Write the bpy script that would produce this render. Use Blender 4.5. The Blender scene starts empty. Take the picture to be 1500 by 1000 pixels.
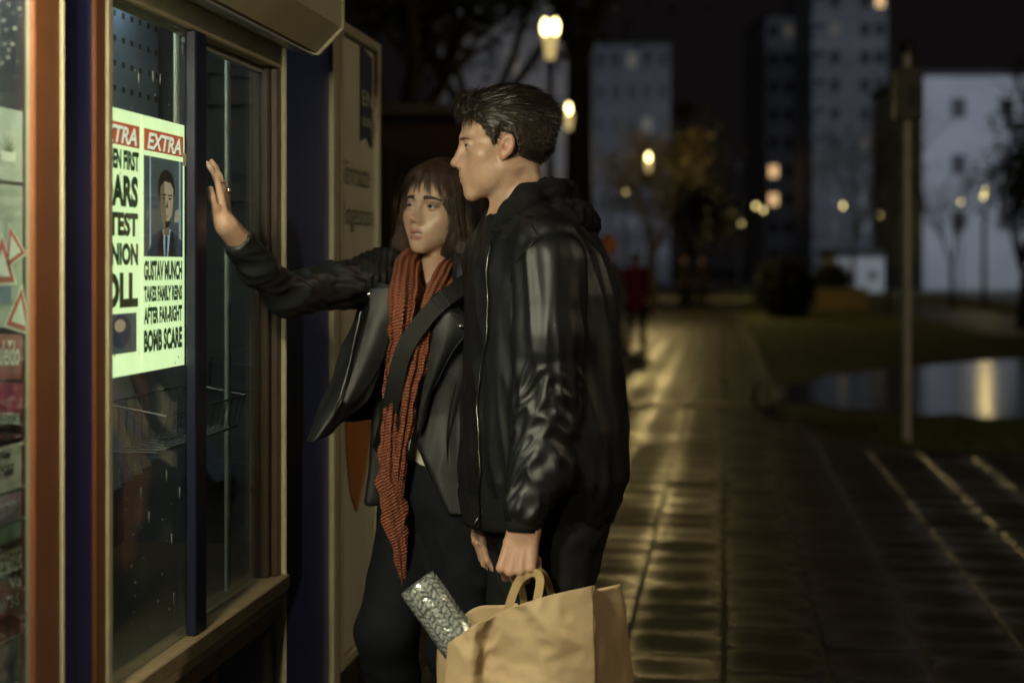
import bpy, math, random
import numpy as np
from mathutils import Vector, Matrix

random.seed(7)
rng = np.random.default_rng(11)
C = bpy.context.scene.collection
SC = bpy.context.scene

# ------------------------------------------------------------------ camera, sky, exposure
FPX, HOR, CAMZ = 2083.0, 388.0, 1.47           # focal length and horizon in photo pixels, eye height
YAW = math.atan((1060 - 750) / FPX)            # street runs along +Y; the camera looks a little left of it
cam_d = bpy.data.cameras.new('camera'); cam = bpy.data.objects.new('camera', cam_d); C.objects.link(cam)
cam.location = (0, 0, CAMZ); cam.rotation_euler = (math.pi / 2, 0, YAW)
cam_d.sensor_width = 36; cam_d.lens = FPX / 1500 * 36; cam_d.shift_y = -(500 - HOR) / 1500
cam_d.clip_start = .05; cam_d.clip_end = 900
cam_d.dof.use_dof = True; cam_d.dof.focus_distance = 3.1; cam_d.dof.aperture_fstop = 1.8; cam_d.dof.aperture_blades = 9
SC.camera = cam
W = bpy.data.worlds.new('World'); SC.world = W; W.use_nodes = True
bg = W.node_tree.nodes['Background']
sky = W.node_tree.nodes.new('ShaderNodeTexSky'); sky.sky_type = 'NISHITA'; sky.sun_disc = False
sky.sun_elevation = math.radians(-5); sky.sun_rotation = math.radians(200)
mixs = W.node_tree.nodes.new('ShaderNodeMix'); mixs.data_type = 'RGBA'
mixs.inputs[0].default_value = .85; mixs.inputs[7].default_value = (.052, .044, .044, 1)   # town glow on low cloud
W.node_tree.links.new(sky.outputs[0], mixs.inputs[6]); W.node_tree.links.new(mixs.outputs[2], bg.inputs[0])
bg.inputs[1].default_value = .1
SC.view_settings.view_transform = 'Standard'; SC.view_settings.look = 'None'
SC.view_settings.exposure = 0; SC.view_settings.gamma = 1
SC.render.engine = 'CYCLES'
SC.cycles.use_denoising = True
SC.cycles.max_bounces = 6; SC.cycles.transparent_max_bounces = 12
SC.cycles.sample_clamp_indirect = 4

# ------------------------------------------------------------------ photo pixel -> place
cy, sy = math.cos(YAW), math.sin(YAW)
def F(px, py, d):          # camera-aligned frame: right, depth, height above ground
    return np.array([(px - 750) / FPX * d, d, CAMZ + (HOR - py) / FPX * d])
def toW(f):
    return Vector((f[0] * cy - f[1] * sy, f[0] * sy + f[1] * cy, f[2]))
def Wp(px, py, d): return toW(F(px, py, d))
def ground_d(py): return CAMZ * FPX / (py - HOR)
def Wg(px, py): return Wp(px, py, ground_d(py))

# ------------------------------------------------------------------ objects
def tag(o, label=None, cat=None, group=None, kind=None):
    if label: o['label'] = label
    if cat: o['category'] = cat
    if group: o['group'] = group
    if kind: o['kind'] = kind
    return o
def empty(name, loc=(0, 0, 0), rz=0, label=None, cat=None, group=None):
    o = bpy.data.objects.new(name, None); C.objects.link(o)
    o.location = loc; o.rotation_euler = (0, 0, rz); o.empty_display_size = .1
    return tag(o, label, cat, group)
def mesh_obj(name, V, Fc, mat, parent=None, smooth=False):
    me = bpy.data.meshes.new(name)
    if isinstance(V, np.ndarray): V = V.tolist()
    if isinstance(Fc, np.ndarray): Fc = Fc.tolist()
    me.from_pydata(V, [], Fc); me.update()
    if smooth: me.polygons.foreach_set('use_smooth', [True] * len(me.polygons))
    if mat is not None: me.materials.append(mat)
    o = bpy.data.objects.new(name, me); C.objects.link(o)
    if parent is not None: o.parent = parent
    return o
def copy_tree(o, parent=None):
    c = o.copy(); C.objects.link(c); c.parent = parent
    for ch in list(o.children): copy_tree(ch, c)
    return c

class MB:
    """collects shapes for ONE mesh"""
    def __init__(s): s.V = []; s.F = []
    def add(s, V, Fc):
        n = len(s.V); s.V += [tuple(float(c) for c in v) for v in V]; s.F += [tuple(i + n for i in f) for f in Fc]; return s
    def box(s, lo, hi, bev=0.0, M=None):
        x0, y0, z0 = lo; x1, y1, z1 = hi
        if bev <= 0:
            V = [(x, y, z) for z in (z0, z1) for y in (y0, y1) for x in (x0, x1)]
            Fc = [(0, 2, 3, 1), (4, 5, 7, 6), (0, 1, 5, 4), (2, 6, 7, 3), (0, 4, 6, 2), (1, 3, 7, 5)]
        else:
            b = min(bev, .45 * (x1 - x0), .45 * (y1 - y0), .45 * (z1 - z0)); V = []; idx = {}
            for ix, x in enumerate((x0, x1)):
                for iy, y in enumerate((y0, y1)):
                    for iz, z in enumerate((z0, z1)):
                        sx, sy_, sz = (1 - 2 * ix), (1 - 2 * iy), (1 - 2 * iz)
                        idx[ix, iy, iz] = len(V)
                        V += [(x, y + sy_ * b, z + sz * b), (x + sx * b, y, z + sz * b), (x + sx * b, y + sy_ * b, z)]
            Fc = []
            for i in (0, 1):
                q = [idx[i, 0, 0], idx[i, 1, 0], idx[i, 1, 1], idx[i, 0, 1]]; Fc.append(tuple(q if i else q[::-1]))
                q = [idx[0, i, 0] + 1, idx[1, i, 0] + 1, idx[1, i, 1] + 1, idx[0, i, 1] + 1]; Fc.append(tuple(q[::-1] if i else q))
                q = [idx[0, 0, i] + 2, idx[1, 0, i] + 2, idx[1, 1, i] + 2, idx[0, 1, i] + 2]; Fc.append(tuple(q if i else q[::-1]))
            for j in (0, 1):
                for k in (0, 1):
                    a, b2 = idx[0, j, k], idx[1, j, k]; Fc.append((a + 1, b2 + 1, b2 + 2, a + 2) if (j == k) == False else (a + 2, b2 + 2, b2 + 1, a + 1))
                    a, b2 = idx[j, 0, k], idx[j, 1, k]; Fc.append((a + 0, b2 + 0, b2 + 2, a + 2) if (j == k) else (a + 2, b2 + 2, b2, a))
                    a, b2 = idx[j, k, 0], idx[j, k, 1]; Fc.append((a + 0, b2 + 0, b2 + 1, a + 1) if (j != k) else (a + 1, b2 + 1, b2, a))
            for ix in (0, 1):
                for iy in (0, 1):
                    for iz in (0, 1):
                        a = idx[ix, iy, iz]; Fc.append((a, a + 1, a + 2) if (ix + iy + iz) % 2 else (a + 2, a + 1, a))
        if M is not None: V = [tuple(M @ Vector(v)) for v in V]
        return s.add(V, Fc)
    def tube(s, pts, r, n=8, cap=True):
        pts = [np.array(p, float) for p in pts]; m = len(pts)
        rr = r if hasattr(r, '__len__') else [r] * m
        V = []; prev = None
        for i, p in enumerate(pts):
            t = pts[min(i + 1, m - 1)] - pts[max(i - 1, 0)]; t = t / (np.linalg.norm(t) + 1e-12)
            if prev is None:
                u = np.cross(t, (0, 0, 1.0)) if abs(t[2]) < .9 else np.cross(t, (1.0, 0, 0))
            else: u = prev - t * np.dot(prev, t)
            u = u / (np.linalg.norm(u) + 1e-12); v = np.cross(t, u); prev = u
            for k in range(n):
                a = 2 * math.pi * k / n; V.append(p + rr[i] * (math.cos(a) * u + math.sin(a) * v))
        Fc = [(i * n + k, i * n + (k + 1) % n, (i + 1) * n + (k + 1) % n, (i + 1) * n + k) for i in range(m - 1) for k in range(n)]
        if cap: Fc += [tuple(range(n))[::-1], tuple((m - 1) * n + k for k in range(n))]
        return s.add(V, Fc)
    def lathe(s, prof, c=(0, 0, 0), n=20):      # profile of (radius, z)
        V = [(c[0] + r * math.cos(2 * math.pi * k / n), c[1] + r * math.sin(2 * math.pi * k / n), c[2] + z) for r, z in prof for k in range(n)]
        m = len(prof)
        Fc = [(i * n + k, i * n + (k + 1) % n, (i + 1) * n + (k + 1) % n, (i + 1) * n + k) for i in range(m - 1) for k in range(n)]
        Fc += [tuple(range(n))[::-1], tuple((m - 1) * n + k for k in range(n))]
        return s.add(V, Fc)
    def prism(s, poly, axis, a, b):     # polygon of (u,v) extruded along axis from a to b
        def P(u, v, w): return {'x': (w, u, v), 'y': (u, w, v), 'z': (u, v, w)}[axis]
        n = len(poly); V = [P(u, v, a) for u, v in poly] + [P(u, v, b) for u, v in poly]
        Fc = [tuple(range(n)), tuple(range(2 * n - 1, n - 1, -1))] + [(i, n + i, n + (i + 1) % n, (i + 1) % n) for i in range(n)]
        return s.add(V, Fc)
    def build(s, name, mat, parent=None, smooth=False): return mesh_obj(name, s.V, s.F, mat, parent, smooth)

_tc = {}
def text_mesh(txt, size=1.0, sx=1.0, shear=0.0, bold=0.0):
    key = (txt, sx, shear, bold)
    if key not in _tc:
        cu = bpy.data.curves.new('lettering', 'FONT'); cu.body = txt; cu.size = 1.0; cu.shear = shear; cu.offset = bold; cu.resolution_u = 3
        to = bpy.data.objects.new('lettering', cu); C.objects.link(to)
        dg = bpy.context.evaluated_depsgraph_get(); me = bpy.data.meshes.new_from_object(to.evaluated_get(dg))
        bpy.data.objects.remove(to); bpy.data.curves.remove(cu)
        V = np.array([v.co[:] for v in me.vertices]).reshape(-1, 3); Fc = [tuple(p.vertices) for p in me.polygons]
        bpy.data.meshes.remove(me); _tc[key] = (V, Fc)
    return _tc[key]
def lettering(name, txt, mat, parent, o, ux, uz, w=None, h=None, shear=0.0, bold=0.0, n_off=.0):
    """flat letters fitted into a box w x h whose lower left corner is o, along unit vectors ux, uz"""
    V, Fc = text_mesh(txt, 1, 1, shear, bold)
    if len(V) == 0: return None
    lo, hi = V.min(0), V.max(0); s = (hi - lo)
    fx = (w / s[0]) if w else h / s[1]; fz = (h / s[1]) if h else fx
    o, ux, uz = np.array(o, float), np.array(ux, float), np.array(uz, float); nn = np.cross(ux, uz)
    P = o + np.outer((V[:, 0] - lo[0]) * fx, ux) + np.outer((V[:, 1] - lo[1]) * fz, uz) + nn * n_off
    return mesh_obj(name, P, Fc, mat, parent)

# ------------------------------------------------------------------ materials
MATS = {}
def mat(name, col=(.5, .5, .5), rough=.6, metal=0, spec=.5, noise=None, bump=None, emit=None, emit_s=0, coat=0, build=None, trans=0, sss=0):
    """noise=(scale, amount, second colour); bump=(scale, strength)"""
    m = bpy.data.materials.new(name); m.use_nodes = True; nt = m.node_tree; b = nt.nodes['Principled BSDF']; L = nt.links.new
    b.inputs['Base Color'].default_value = (*col, 1); b.inputs['Roughness'].default_value = rough
    b.inputs['Metallic'].default_value = metal; b.inputs['Specular IOR Level'].default_value = spec
    b.inputs['Coat Weight'].default_value = coat
    if sss:
        b.inputs['Subsurface Weight'].default_value = sss; b.inputs['Subsurface Radius'].default_value = (1, .35, .2); b.inputs['Subsurface Scale'].default_value = .006
    tc = nt.nodes.new('ShaderNodeTexCoord')
    if noise:
        n = nt.nodes.new('ShaderNodeTexNoise'); n.inputs['Scale'].default_value = noise[0]; n.inputs['Detail'].default_value = 6; L(tc.outputs['Object'], n.inputs['Vector'])
        r = nt.nodes.new('ShaderNodeMapRange'); r.inputs[1].default_value = .35; r.inputs[2].default_value = .65; r.inputs[4].default_value = noise[1]; L(n.outputs['Fac'], r.inputs[0])
        mx = nt.nodes.new('ShaderNodeMix'); mx.data_type = 'RGBA'; mx.inputs[6].default_value = (*col, 1); mx.inputs[7].default_value = (*noise[2], 1)
        L(r.outputs[0], mx.inputs[0]); L(mx.outputs[2], b.inputs['Base Color'])
    if bump:
        n = nt.nodes.new('ShaderNodeTexNoise'); n.inputs['Scale'].default_value = bump[0]; n.inputs['Detail'].default_value = 5; L(tc.outputs['Object'], n.inputs['Vector'])
        bp = nt.nodes.new('ShaderNodeBump'); bp.inputs['Strength'].default_value = bump[1]; bp.inputs['Distance'].default_value = .004
        L(n.outputs['Fac'], bp.inputs['Height']); L(bp.outputs[0], b.inputs['Normal'])
    if emit: b.inputs['Emission Color'].default_value = (*emit, 1); b.inputs['Emission Strength'].default_value = emit_s
    if build: build(m, nt, b, L, tc)
    MATS[name] = m
    return m
def N(nt, t, **kw):
    n = nt.nodes.new(t)
    for k, v in kw.items():
        if k.startswith('i'): n.inputs[int(k[1:])].default_value = v
        else: setattr(n, k, v)
    return n

# ------------------------------------------------------------------ numpy noise and implicit surfaces
def _hash(ix, iy, iz, s):
    h = (ix * 374761393 + iy * 668265263 + iz * 2147483647 + s * 1274126177) & 0xffffffff
    h = ((h ^ (h >> 13)) * 1274126177) & 0xffffffff
    return ((h ^ (h >> 16)) & 0xffff) / 65535.0
_GR = np.array([(x, y, z) for x in (-1, 0, 1) for y in (-1, 0, 1) for z in (-1, 0, 1) if abs(x) + abs(y) + abs(z) == 2], float)
_RT = np.array([[.36, .48, -.8], [-.8, .6, 0], [.48, .64, .6]])
def vnoise(P, seed=0):
    """gradient noise, about -1..1"""
    P = np.asarray(P, float) @ _RT; I = np.floor(P).astype(np.int64); f = P - I; u = f * f * f * (f * (f * 6 - 15) + 10); r = 0
    for dx in (0, 1):
        for dy in (0, 1):
            for dz in (0, 1):
                w = (u[:, 0] if dx else 1 - u[:, 0]) * (u[:, 1] if dy else 1 - u[:, 1]) * (u[:, 2] if dz else 1 - u[:, 2])
                g = _GR[(_hash(I[:, 0] + dx, I[:, 1] + dy, I[:, 2] + dz, seed) * 11.999).astype(int)]
                r = r + w * (g[:, 0] * (f[:, 0] - dx) + g[:, 1] * (f[:, 1] - dy) + g[:, 2] * (f[:, 2] - dz))
    return np.clip(r * 1.35, -1, 1)
def fbm(P, seed=0, o=3):
    r = 0; a = 1
    for i in range(o): r = r + a * vnoise(P * 2 ** i, seed + i); a *= .5
    return r
def ell(p, c, r, R=None):
    q = p - np.asarray(c, np.float32)
    if R is not None: q = q @ np.asarray(R, np.float32)
    r = np.asarray(r, np.float32); a = q / r; k0 = np.sqrt((a * a).sum(1)) + 1e-9; b = a / r; k1 = np.sqrt((b * b).sum(1)) + 1e-9
    return k0 * (k0 - 1) / k1
def cap(p, a, b, ra, rb):
    a = np.asarray(a, np.float32); b = np.asarray(b, np.float32); ab = b - a; pa = p - a
    t = np.clip((pa @ ab) / (ab @ ab + 1e-12), 0, 1); q = pa - t[:, None] * ab
    return np.sqrt((q * q).sum(1)) - (ra + (rb - ra) * t)
def chain(p, pts, rs, k=.01):
    d = cap(p, pts[0], pts[1], rs[0], rs[1])
    for i in range(1, len(pts) - 1): d = smin(d, cap(p, pts[i], pts[i + 1], rs[i], rs[i + 1]), k)
    return d
def smin(a, b, k):
    h = np.maximum(k - np.abs(a - b), 0) / k
    return np.minimum(a, b) - h * h * k * .25
def smax(a, b, k): return -smin(-a, -b, k)
def sstep(a, b, x):
    t = np.clip((x - a) / (b - a), 0, 1); return t * t * (3 - 2 * t)
def loft(p, rows, yaw, e=2.3):
    """rows: (z, cx, cy, a along the body's width, b along its depth) with rising z; yaw turns the sections"""
    rows = np.array(rows, float); z = p[:, 2]
    g = [np.interp(z, rows[:, 0], rows[:, i]) for i in range(1, 5)]
    x = p[:, 0] - g[0]; y = p[:, 1] - g[1]; c, s = math.cos(yaw), math.sin(yaw)
    u = x * c + y * s; v = -x * s + y * c
    k = (np.abs(u / g[2]) ** e + np.abs(v / g[3]) ** e) ** (1 / e)
    d = (k - 1) * np.minimum(g[2], g[3])
    return np.maximum(d, np.maximum(rows[0, 0] - z, z - rows[-1, 0]))
def grad(f, P, h=.0015):
    P = np.asarray(P, np.float32); G = np.empty_like(P)
    for i in range(3):
        e = np.zeros(3, np.float32); e[i] = h; G[:, i] = f(P + e) - f(P - e)
    return G / (np.linalg.norm(G, axis=1, keepdims=True) + 1e-12)
def mesh_sdf(f, lo, hi, h, B=8, slack=1.3):
    """surface nets on a sparse grid"""
    lo = np.array(lo, float); n = (np.ceil((np.array(hi) - lo) / h / B).astype(int)) * B
    nb = n // B
    g = np.stack(np.meshgrid(*[np.arange(k) for k in nb], indexing='ij'), -1).reshape(-1, 3)
    cen = (lo + (g * B + B / 2) * h).astype(np.float32)
    v = f(cen); rad = B * h * .87 * slack + h
    val = np.repeat(np.repeat(np.repeat(v.reshape(nb), B, 0), B, 1), B, 2).astype(np.float32)
    val = np.pad(val, ((0, 1),) * 3, mode='edge')
    act = g[np.abs(v) < rad]
    o = np.stack(np.meshgrid(*[np.arange(B + 1)] * 3, indexing='ij'), -1).reshape(-1, 3)
    CH = max(1, 400000 // len(o))
    for i in range(0, len(act), CH):
        ii = (act[i:i + CH, None, :] * B + o[None]).reshape(-1, 3)
        val[ii[:, 0], ii[:, 1], ii[:, 2]] = f((lo + ii * h).astype(np.float32))
    ins = val < 0
    cnt = np.zeros(n, np.int8)
    for dx in (0, 1):
        for dy in (0, 1):
            for dz in (0, 1): cnt += ins[dx:n[0] + dx, dy:n[1] + dy, dz:n[2] + dz]
    cells = np.argwhere((cnt > 0) & (cnt < 8)); vid = -np.ones(n, np.int64); vid[tuple(cells.T)] = np.arange(len(cells))
    acc = np.zeros((len(cells), 3)); num = np.zeros(len(cells))
    cs = [(0, 0, 0), (1, 0, 0), (0, 1, 0), (0, 0, 1), (1, 1, 0), (1, 0, 1), (0, 1, 1), (1, 1, 1)]
    for a in cs:
        for b in cs:
            if sum(b) - sum(a) == 1 and all(y >= x for x, y in zip(a, b)):
                va = val[tuple((cells + a).T)]; vb = val[tuple((cells + b).T)]; m = (va < 0) != (vb < 0)
                t = np.where(m, va / (va - vb + 1e-20), 0)
                P = np.array(a) + t[:, None] * (np.array(b) - np.array(a)); acc += P * m[:, None]; num += m
    V = lo + (cells + acc / num[:, None]) * h
    Q = []
    for ax in range(3):
        u, w = (ax + 1) % 3, (ax + 2) % 3
        s0 = [slice(0, n[0]), slice(0, n[1]), slice(0, n[2])]; s1 = list(s0); s1[ax] = slice(1, n[ax] + 1)
        A = ins[tuple(s0)]; Bm = ins[tuple(s1)]; E = np.argwhere(A != Bm); E = E[(E[:, u] > 0) & (E[:, w] > 0)]
        if len(E) == 0: continue
        eu = np.zeros(3, int); eu[u] = 1; ew = np.zeros(3, int); ew[w] = 1
        q = np.stack([vid[tuple((E - eu - ew).T)], vid[tuple((E - ew).T)], vid[tuple(E.T)], vid[tuple((E - eu).T)]], 1)
        fl = ~A[tuple(E.T)]; q[fl] = q[fl][:, ::-1]; q = q[(q >= 0).all(1)]; Q.append(q)
    return V, np.concatenate(Q)
def join(*ms):
    V = []; Q = []; n = 0
    for v, q in ms: V.append(np.asarray(v, float)); Q += [tuple(int(i) + n for i in f) for f in q]; n += len(v)
    return np.concatenate(V), Q
def attr(o, name, vals):
    a = o.data.attributes.new(name, 'FLOAT', 'POINT'); a.data.foreach_set('value', np.asarray(vals, np.float32))
# ------------------------------------------------------------------ ground, paving, water
def wet_mat(name, c1, c2, r0, r1, sc=3.0, bump=.3, per_object=False, bs=60, tint=None):
    def bld(m, nt, b, L, tc):
        g = N(nt, 'ShaderNodeNewGeometry'); n = N(nt, 'ShaderNodeTexNoise'); n.inputs['Scale'].default_value = sc; n.inputs['Detail'].default_value = 7; L(g.outputs['Position'], n.inputs['Vector'])
        r = N(nt, 'ShaderNodeMapRange', i1=.38, i2=.62); L(n.outputs['Fac'], r.inputs[0]); fac = r.outputs[0]
        mx = N(nt, 'ShaderNodeMix', data_type='RGBA', i6=(*c1, 1), i7=(*c2, 1)); L(fac, mx.inputs[0]); col = mx.outputs[2]
        rr = N(nt, 'ShaderNodeMapRange', i3=r0, i4=r1)
        if per_object:      # domed slabs: the crown has drained, water stays round the rim
            la = N(nt, 'ShaderNodeAttribute', attribute_name='luv'); s = N(nt, 'ShaderNodeSeparateXYZ'); L(la.outputs['Vector'], s.inputs[0])
            def dist(o):
                a = N(nt, 'ShaderNodeMath', operation='SUBTRACT', i1=.5); L(o, a.inputs[0]); q = N(nt, 'ShaderNodeMath', operation='ABSOLUTE'); L(a.outputs[0], q.inputs[0])
                p = N(nt, 'ShaderNodeMath', operation='POWER', i1=2.6); d2 = N(nt, 'ShaderNodeMath', operation='MULTIPLY', i1=2); L(q.outputs[0], d2.inputs[0]); L(d2.outputs[0], p.inputs[0]); return p.outputs[0]
            ad = N(nt, 'ShaderNodeMath', operation='ADD'); L(dist(s.outputs[0]), ad.inputs[0]); L(dist(s.outputs[1]), ad.inputs[1])
            n3 = N(nt, 'ShaderNodeTexNoise'); n3.inputs['Scale'].default_value = 5.5; n3.inputs['Detail'].default_value = 8; n3.inputs['Roughness'].default_value = .65; L(g.outputs['Position'], n3.inputs['Vector'])
            oi = N(nt, 'ShaderNodeObjectInfo'); a2 = N(nt, 'ShaderNodeMath', operation='MULTIPLY_ADD', i1=1.9); L(n3.outputs['Fac'], a2.inputs[0]); L(ad.outputs[0], a2.inputs[2])
            a3 = N(nt, 'ShaderNodeMath', operation='MULTIPLY_ADD', i1=.75); rsum = N(nt, 'ShaderNodeMath', operation='ADD'); L(oi.outputs['Random'], rsum.inputs[0]); L(s.outputs[2], rsum.inputs[1]); L(rsum.outputs[0], a3.inputs[0]); L(a2.outputs[0], a3.inputs[2])
            dry = N(nt, 'ShaderNodeMapRange', i1=1.50, i2=2.5); L(a3.outputs[0], dry.inputs[0])
            m2 = N(nt, 'ShaderNodeMix', data_type='RGBA', i7=(*tint, 1)); L(dry.outputs[0], m2.inputs[0]); L(col, m2.inputs[6]); col = m2.outputs[2]
            L(dry.outputs[0], rr.inputs[0])
        else: L(fac, rr.inputs[0])
        if per_object:
            sp = N(nt, 'ShaderNodeMapRange', i3=.2, i4=.5); L(dry.outputs[0], sp.inputs[0]); L(sp.outputs[0], b.inputs['Specular IOR Level'])
        L(col, b.inputs['Base Color']); L(rr.outputs[0], b.inputs['Roughness'])
        n2 = N(nt, 'ShaderNodeTexNoise'); n2.inputs['Scale'].default_value = bs; n2.inputs['Detail'].default_value = 6; L(g.outputs['Position'], n2.inputs['Vector'])
        bp = N(nt, 'ShaderNodeBump'); bp.inputs['Strength'].default_value = bump; bp.inputs['Distance'].default_value = .006; L(n2.outputs['Fac'], bp.inputs['Height']); L(bp.outputs[0], b.inputs['Normal'])
    return mat(name, c1, .4, build=bld)
M_slab = wet_mat('wet paving slab', (.018, .016, .014), (.032, .027, .022), .60, .26, 5, .35, True, 70, (.052, .043, .031))
M_bed = wet_mat('wet bedding', (.050, .041, .029), (.070, .056, .038), .60, .8, 8, .5)
M_pave_far = wet_mat('wet far paving', (.045, .038, .026), (.11, .09, .055), .42, .65, 2.5, .5, bs=14)
M_soil = wet_mat('dark earth', (.012, .012, .008), (.02, .02, .011), .7, .9, 1.5, .6)
M_grass = wet_mat('night grass', (.08, .095, .03), (.12, .13, .042), .75, .95, 2.5, 1.0, bs=120)
M_blade = mat('grass blade', (.11, .14, .045), .7)
M_kerb = wet_mat('pale kerb stone', (.22, .19, .14), (.30, .26, .19), .35, .6, 4, .4)
def water_mat():
    def bld(m, nt, b, L, tc):
        n = N(nt, 'ShaderNodeTexNoise'); n.inputs['Scale'].default_value = 3.2; n.inputs['Detail'].default_value = 4
        mp = N(nt, 'ShaderNodeMapping'); mp.inputs['Scale'].default_value = (1, .25, 1); L(tc.outputs['Object'], mp.inputs['Vector']); L(mp.outputs[0], n.inputs['Vector'])
        bp = N(nt, 'ShaderNodeBump'); bp.inputs['Strength'].default_value = .05; bp.inputs['Distance'].default_value = .02; L(n.outputs['Fac'], bp.inputs['Height']); L(bp.outputs[0], b.inputs['Normal'])
    return mat('still water', (.004, .005, .005), .18, spec=.7, build=bld)
M_water = water_mat()
def flat(name, pts, z, m, sub=0, kind='structure', parent=None):
    o = mesh_obj(name, [(x, y, z) for x, y in pts], [tuple(range(len(pts)))], m, parent)
    if kind: o['kind'] = kind
    return o
flat('ground', [(-260, -60), (260, -60), (260, 420), (-260, 420)], -.06, M_soil)
PAV_END = 11.2
pav = flat('pavement', [(-6, -6), (14, -6), (14, PAV_END - .2), (3.2, PAV_END), (1.6, 11.6), (.95, 12.6), (.48, 14.6), (.48, 15.0), (-6, 15.0)], -.0055, M_bed)
path = flat('path', [(-4.6, 15.35), (.50, 15.35), (.62, 50), (.8, 160), (-4.6, 160)], -.012, M_pave_far)
def luv(me, vals):
    a = me.attributes.new('luv', 'FLOAT_VECTOR', 'POINT'); a.data.foreach_set('vector', np.array(vals, np.float32).ravel())
slab_meshes = {}
def slab_mesh(ln):
    k = round(ln, 2)
    if k not in slab_meshes:
        mb = MB(); mb.box((-.181, -k / 2 + .006, -.05), (.181, k / 2 - .006, 0), .007); me = bpy.data.meshes.new('slab'); me.from_pydata(mb.V, [], mb.F); me.update(); me.materials.append(M_slab); luv(me, [(v[0] / .362 + .5, v[1] / (k - .012) + .5, 0) for v in mb.V]); slab_meshes[k] = me
    return slab_meshes[k]
rs = random.Random(3); spots = []
def in_view(x, y):
    d = -x * sy + y * cy; px = 750 + (x * cy + y * sy) / max(d, .1) * FPX; return 4.4 < d and 830 < px < 1525
def limit(x): return float(np.interp(x, [-6, .48, .95, 1.6, 3.2, 14], [15.0, 14.6, 12.6, 11.6, PAV_END, PAV_END - .2]))
for c in range(-12, 30):
    x = (c + .5) * .375; y = -2.0 + rs.random() * .2; lim = min(limit(x - .18), limit(x + .18))
    while y < lim - .25:
        ln = rs.choice([.22, .24, .28, .30, .34, .42]); ymid = y + ln / 2; y += ln
        if -1.08 - .3 > x and ymid < 3.8: continue
        spots.append((not in_view(x, ymid), ymid, x, ln))
for c in range(-12, 1):
    x = (c + .5) * .375; y = 15.37 + rs.random() * .1
    while y < 42 and x < .4:
        ln = rs.choice([.34, .42, .5]); spots.append((True, y + ln / 2, x, ln)); y += ln
spots.sort(); rest = MB(); ruv = []
for i, (out, ymid, x, ln) in enumerate(spots):
    dz = rs.uniform(-.0015, .0025)
    if i < 298 and not out:
        o = bpy.data.objects.new('slab', slab_mesh(ln)); C.objects.link(o); o.parent = pav
        o.location = (x, ymid, dz); o.rotation_euler = (rs.gauss(0, .003), rs.gauss(0, .003), rs.gauss(0, .002))
    else:
        n0 = len(rest.V); rest.box((x - .181, ymid - ln / 2 + .006, -.028), (x + .181, ymid + ln / 2 - .006, dz), .006); q = rs.random() - .5
        ruv += [((v[0] - x) / .362 + .5, (v[1] - ymid) / (ln - .012) + .5, q) for v in rest.V[n0:]]
ro = rest.build('slab_paving', M_slab, pav); ro['kind'] = 'stuff'; luv(ro.data, ruv)
# pale cross band where the path begins, kerbs, stone block
def thing_box(name, lo, hi, m, bev, label, cat, group=None):
    c = ((lo[0] + hi[0]) / 2, (lo[1] + hi[1]) / 2, lo[2]); mb = MB(); mb.box([lo[i] - c[i] for i in range(3)], [hi[i] - c[i] for i in range(3)], bev)
    o = mb.build(name, m); o.location = c; return tag(o, label, cat, group)
mb = MB(); mb.box((-4.6, 15.0, -.06), (.48, 15.35, .004), .01); k = mb.build('kerb', M_kerb); k['kind'] = 'structure'
mb = MB()
for i in range(14): mb.box((.50 + .012 * i * 0, 15.4 + i * 1.0, -.05), (.60, 16.38 + i * 1.0, .03), .012)
k = mb.build('path_edging', M_kerb); k['kind'] = 'structure'
pb = Wg(1114, 592)
mb = MB(); mb.lathe([(.10, 0), (.105, .04), (.098, .20), (.075, .27), (.03, .30), (.005, .303)], n=16); o = mb.build('stone_bollard', M_kerb, None, True); o.location = (pb.x, pb.y, -.03); tag(o, 'small pale rounded stone bollard at the corner of the path and the grass', 'bollard')
# lawns and standing water on the right
lawn = flat('lawn', [(.60, 15.3), (.50, 14.7), (.98, 12.7), (1.62, 11.7), (3.2, 11.25), (14, 11.0), (60, 11), (60, 130), (.9, 130), (.66, 60)], -.020, M_grass)
def wpoly(pts): return [tuple(Wg(*p)[:2]) for p in pts]
flat('pond', wpoly([(1128, 572), (1150, 562), (1185, 560), (1215, 547), (1262, 545), (1300, 537), (1350, 535), (1440, 527), (1520, 523), (1640, 520), (1700, 560), (1640, 602), (1520, 612), (1440, 611), (1395, 604), (1350, 607), (1290, 598), (1235, 597), (1190, 587), (1150, 585)]), -.010, M_water)
flat('wet_path', wpoly([(1318, 441), (1352, 446), (1400, 452), (1500, 466), (1600, 478), (1600, 500), (1480, 494), (1400, 480), (1340, 462), (1300, 449)]), -.008, M_pave_far)
flat('road', wpoly([(1380, 431), (1500, 445), (1800, 470), (1800, 452), (1500, 428), (1400, 424)]), -.008, M_pave_far)
gm = MB(); rg = random.Random(5)
for i in range(9000):
    if i < 6500: px = rg.uniform(1120, 1560); py = rg.uniform(612, 668)
    else: px = rg.uniform(1095, 1520); py = rg.uniform(470, 532)
    p = Wg(px, py)
    if limit(p.x) > p.y - .02: continue
    h = rg.uniform(.03, .08); a = rg.uniform(0, 6.28); dx, dy = .004 * math.cos(a), .004 * math.sin(a); lx, ly = rg.gauss(0, .025), rg.gauss(0, .025)
    gm.add([(p.x - dx, p.y - dy, -.02), (p.x + dx, p.y + dy, -.02), (p.x + lx, p.y + ly, h)], [(0, 1, 2)])
g = gm.build('grass', M_blade); tag(g, 'short dark green grass along the pavement edge and the water', 'grass', kind='stuff')
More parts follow.
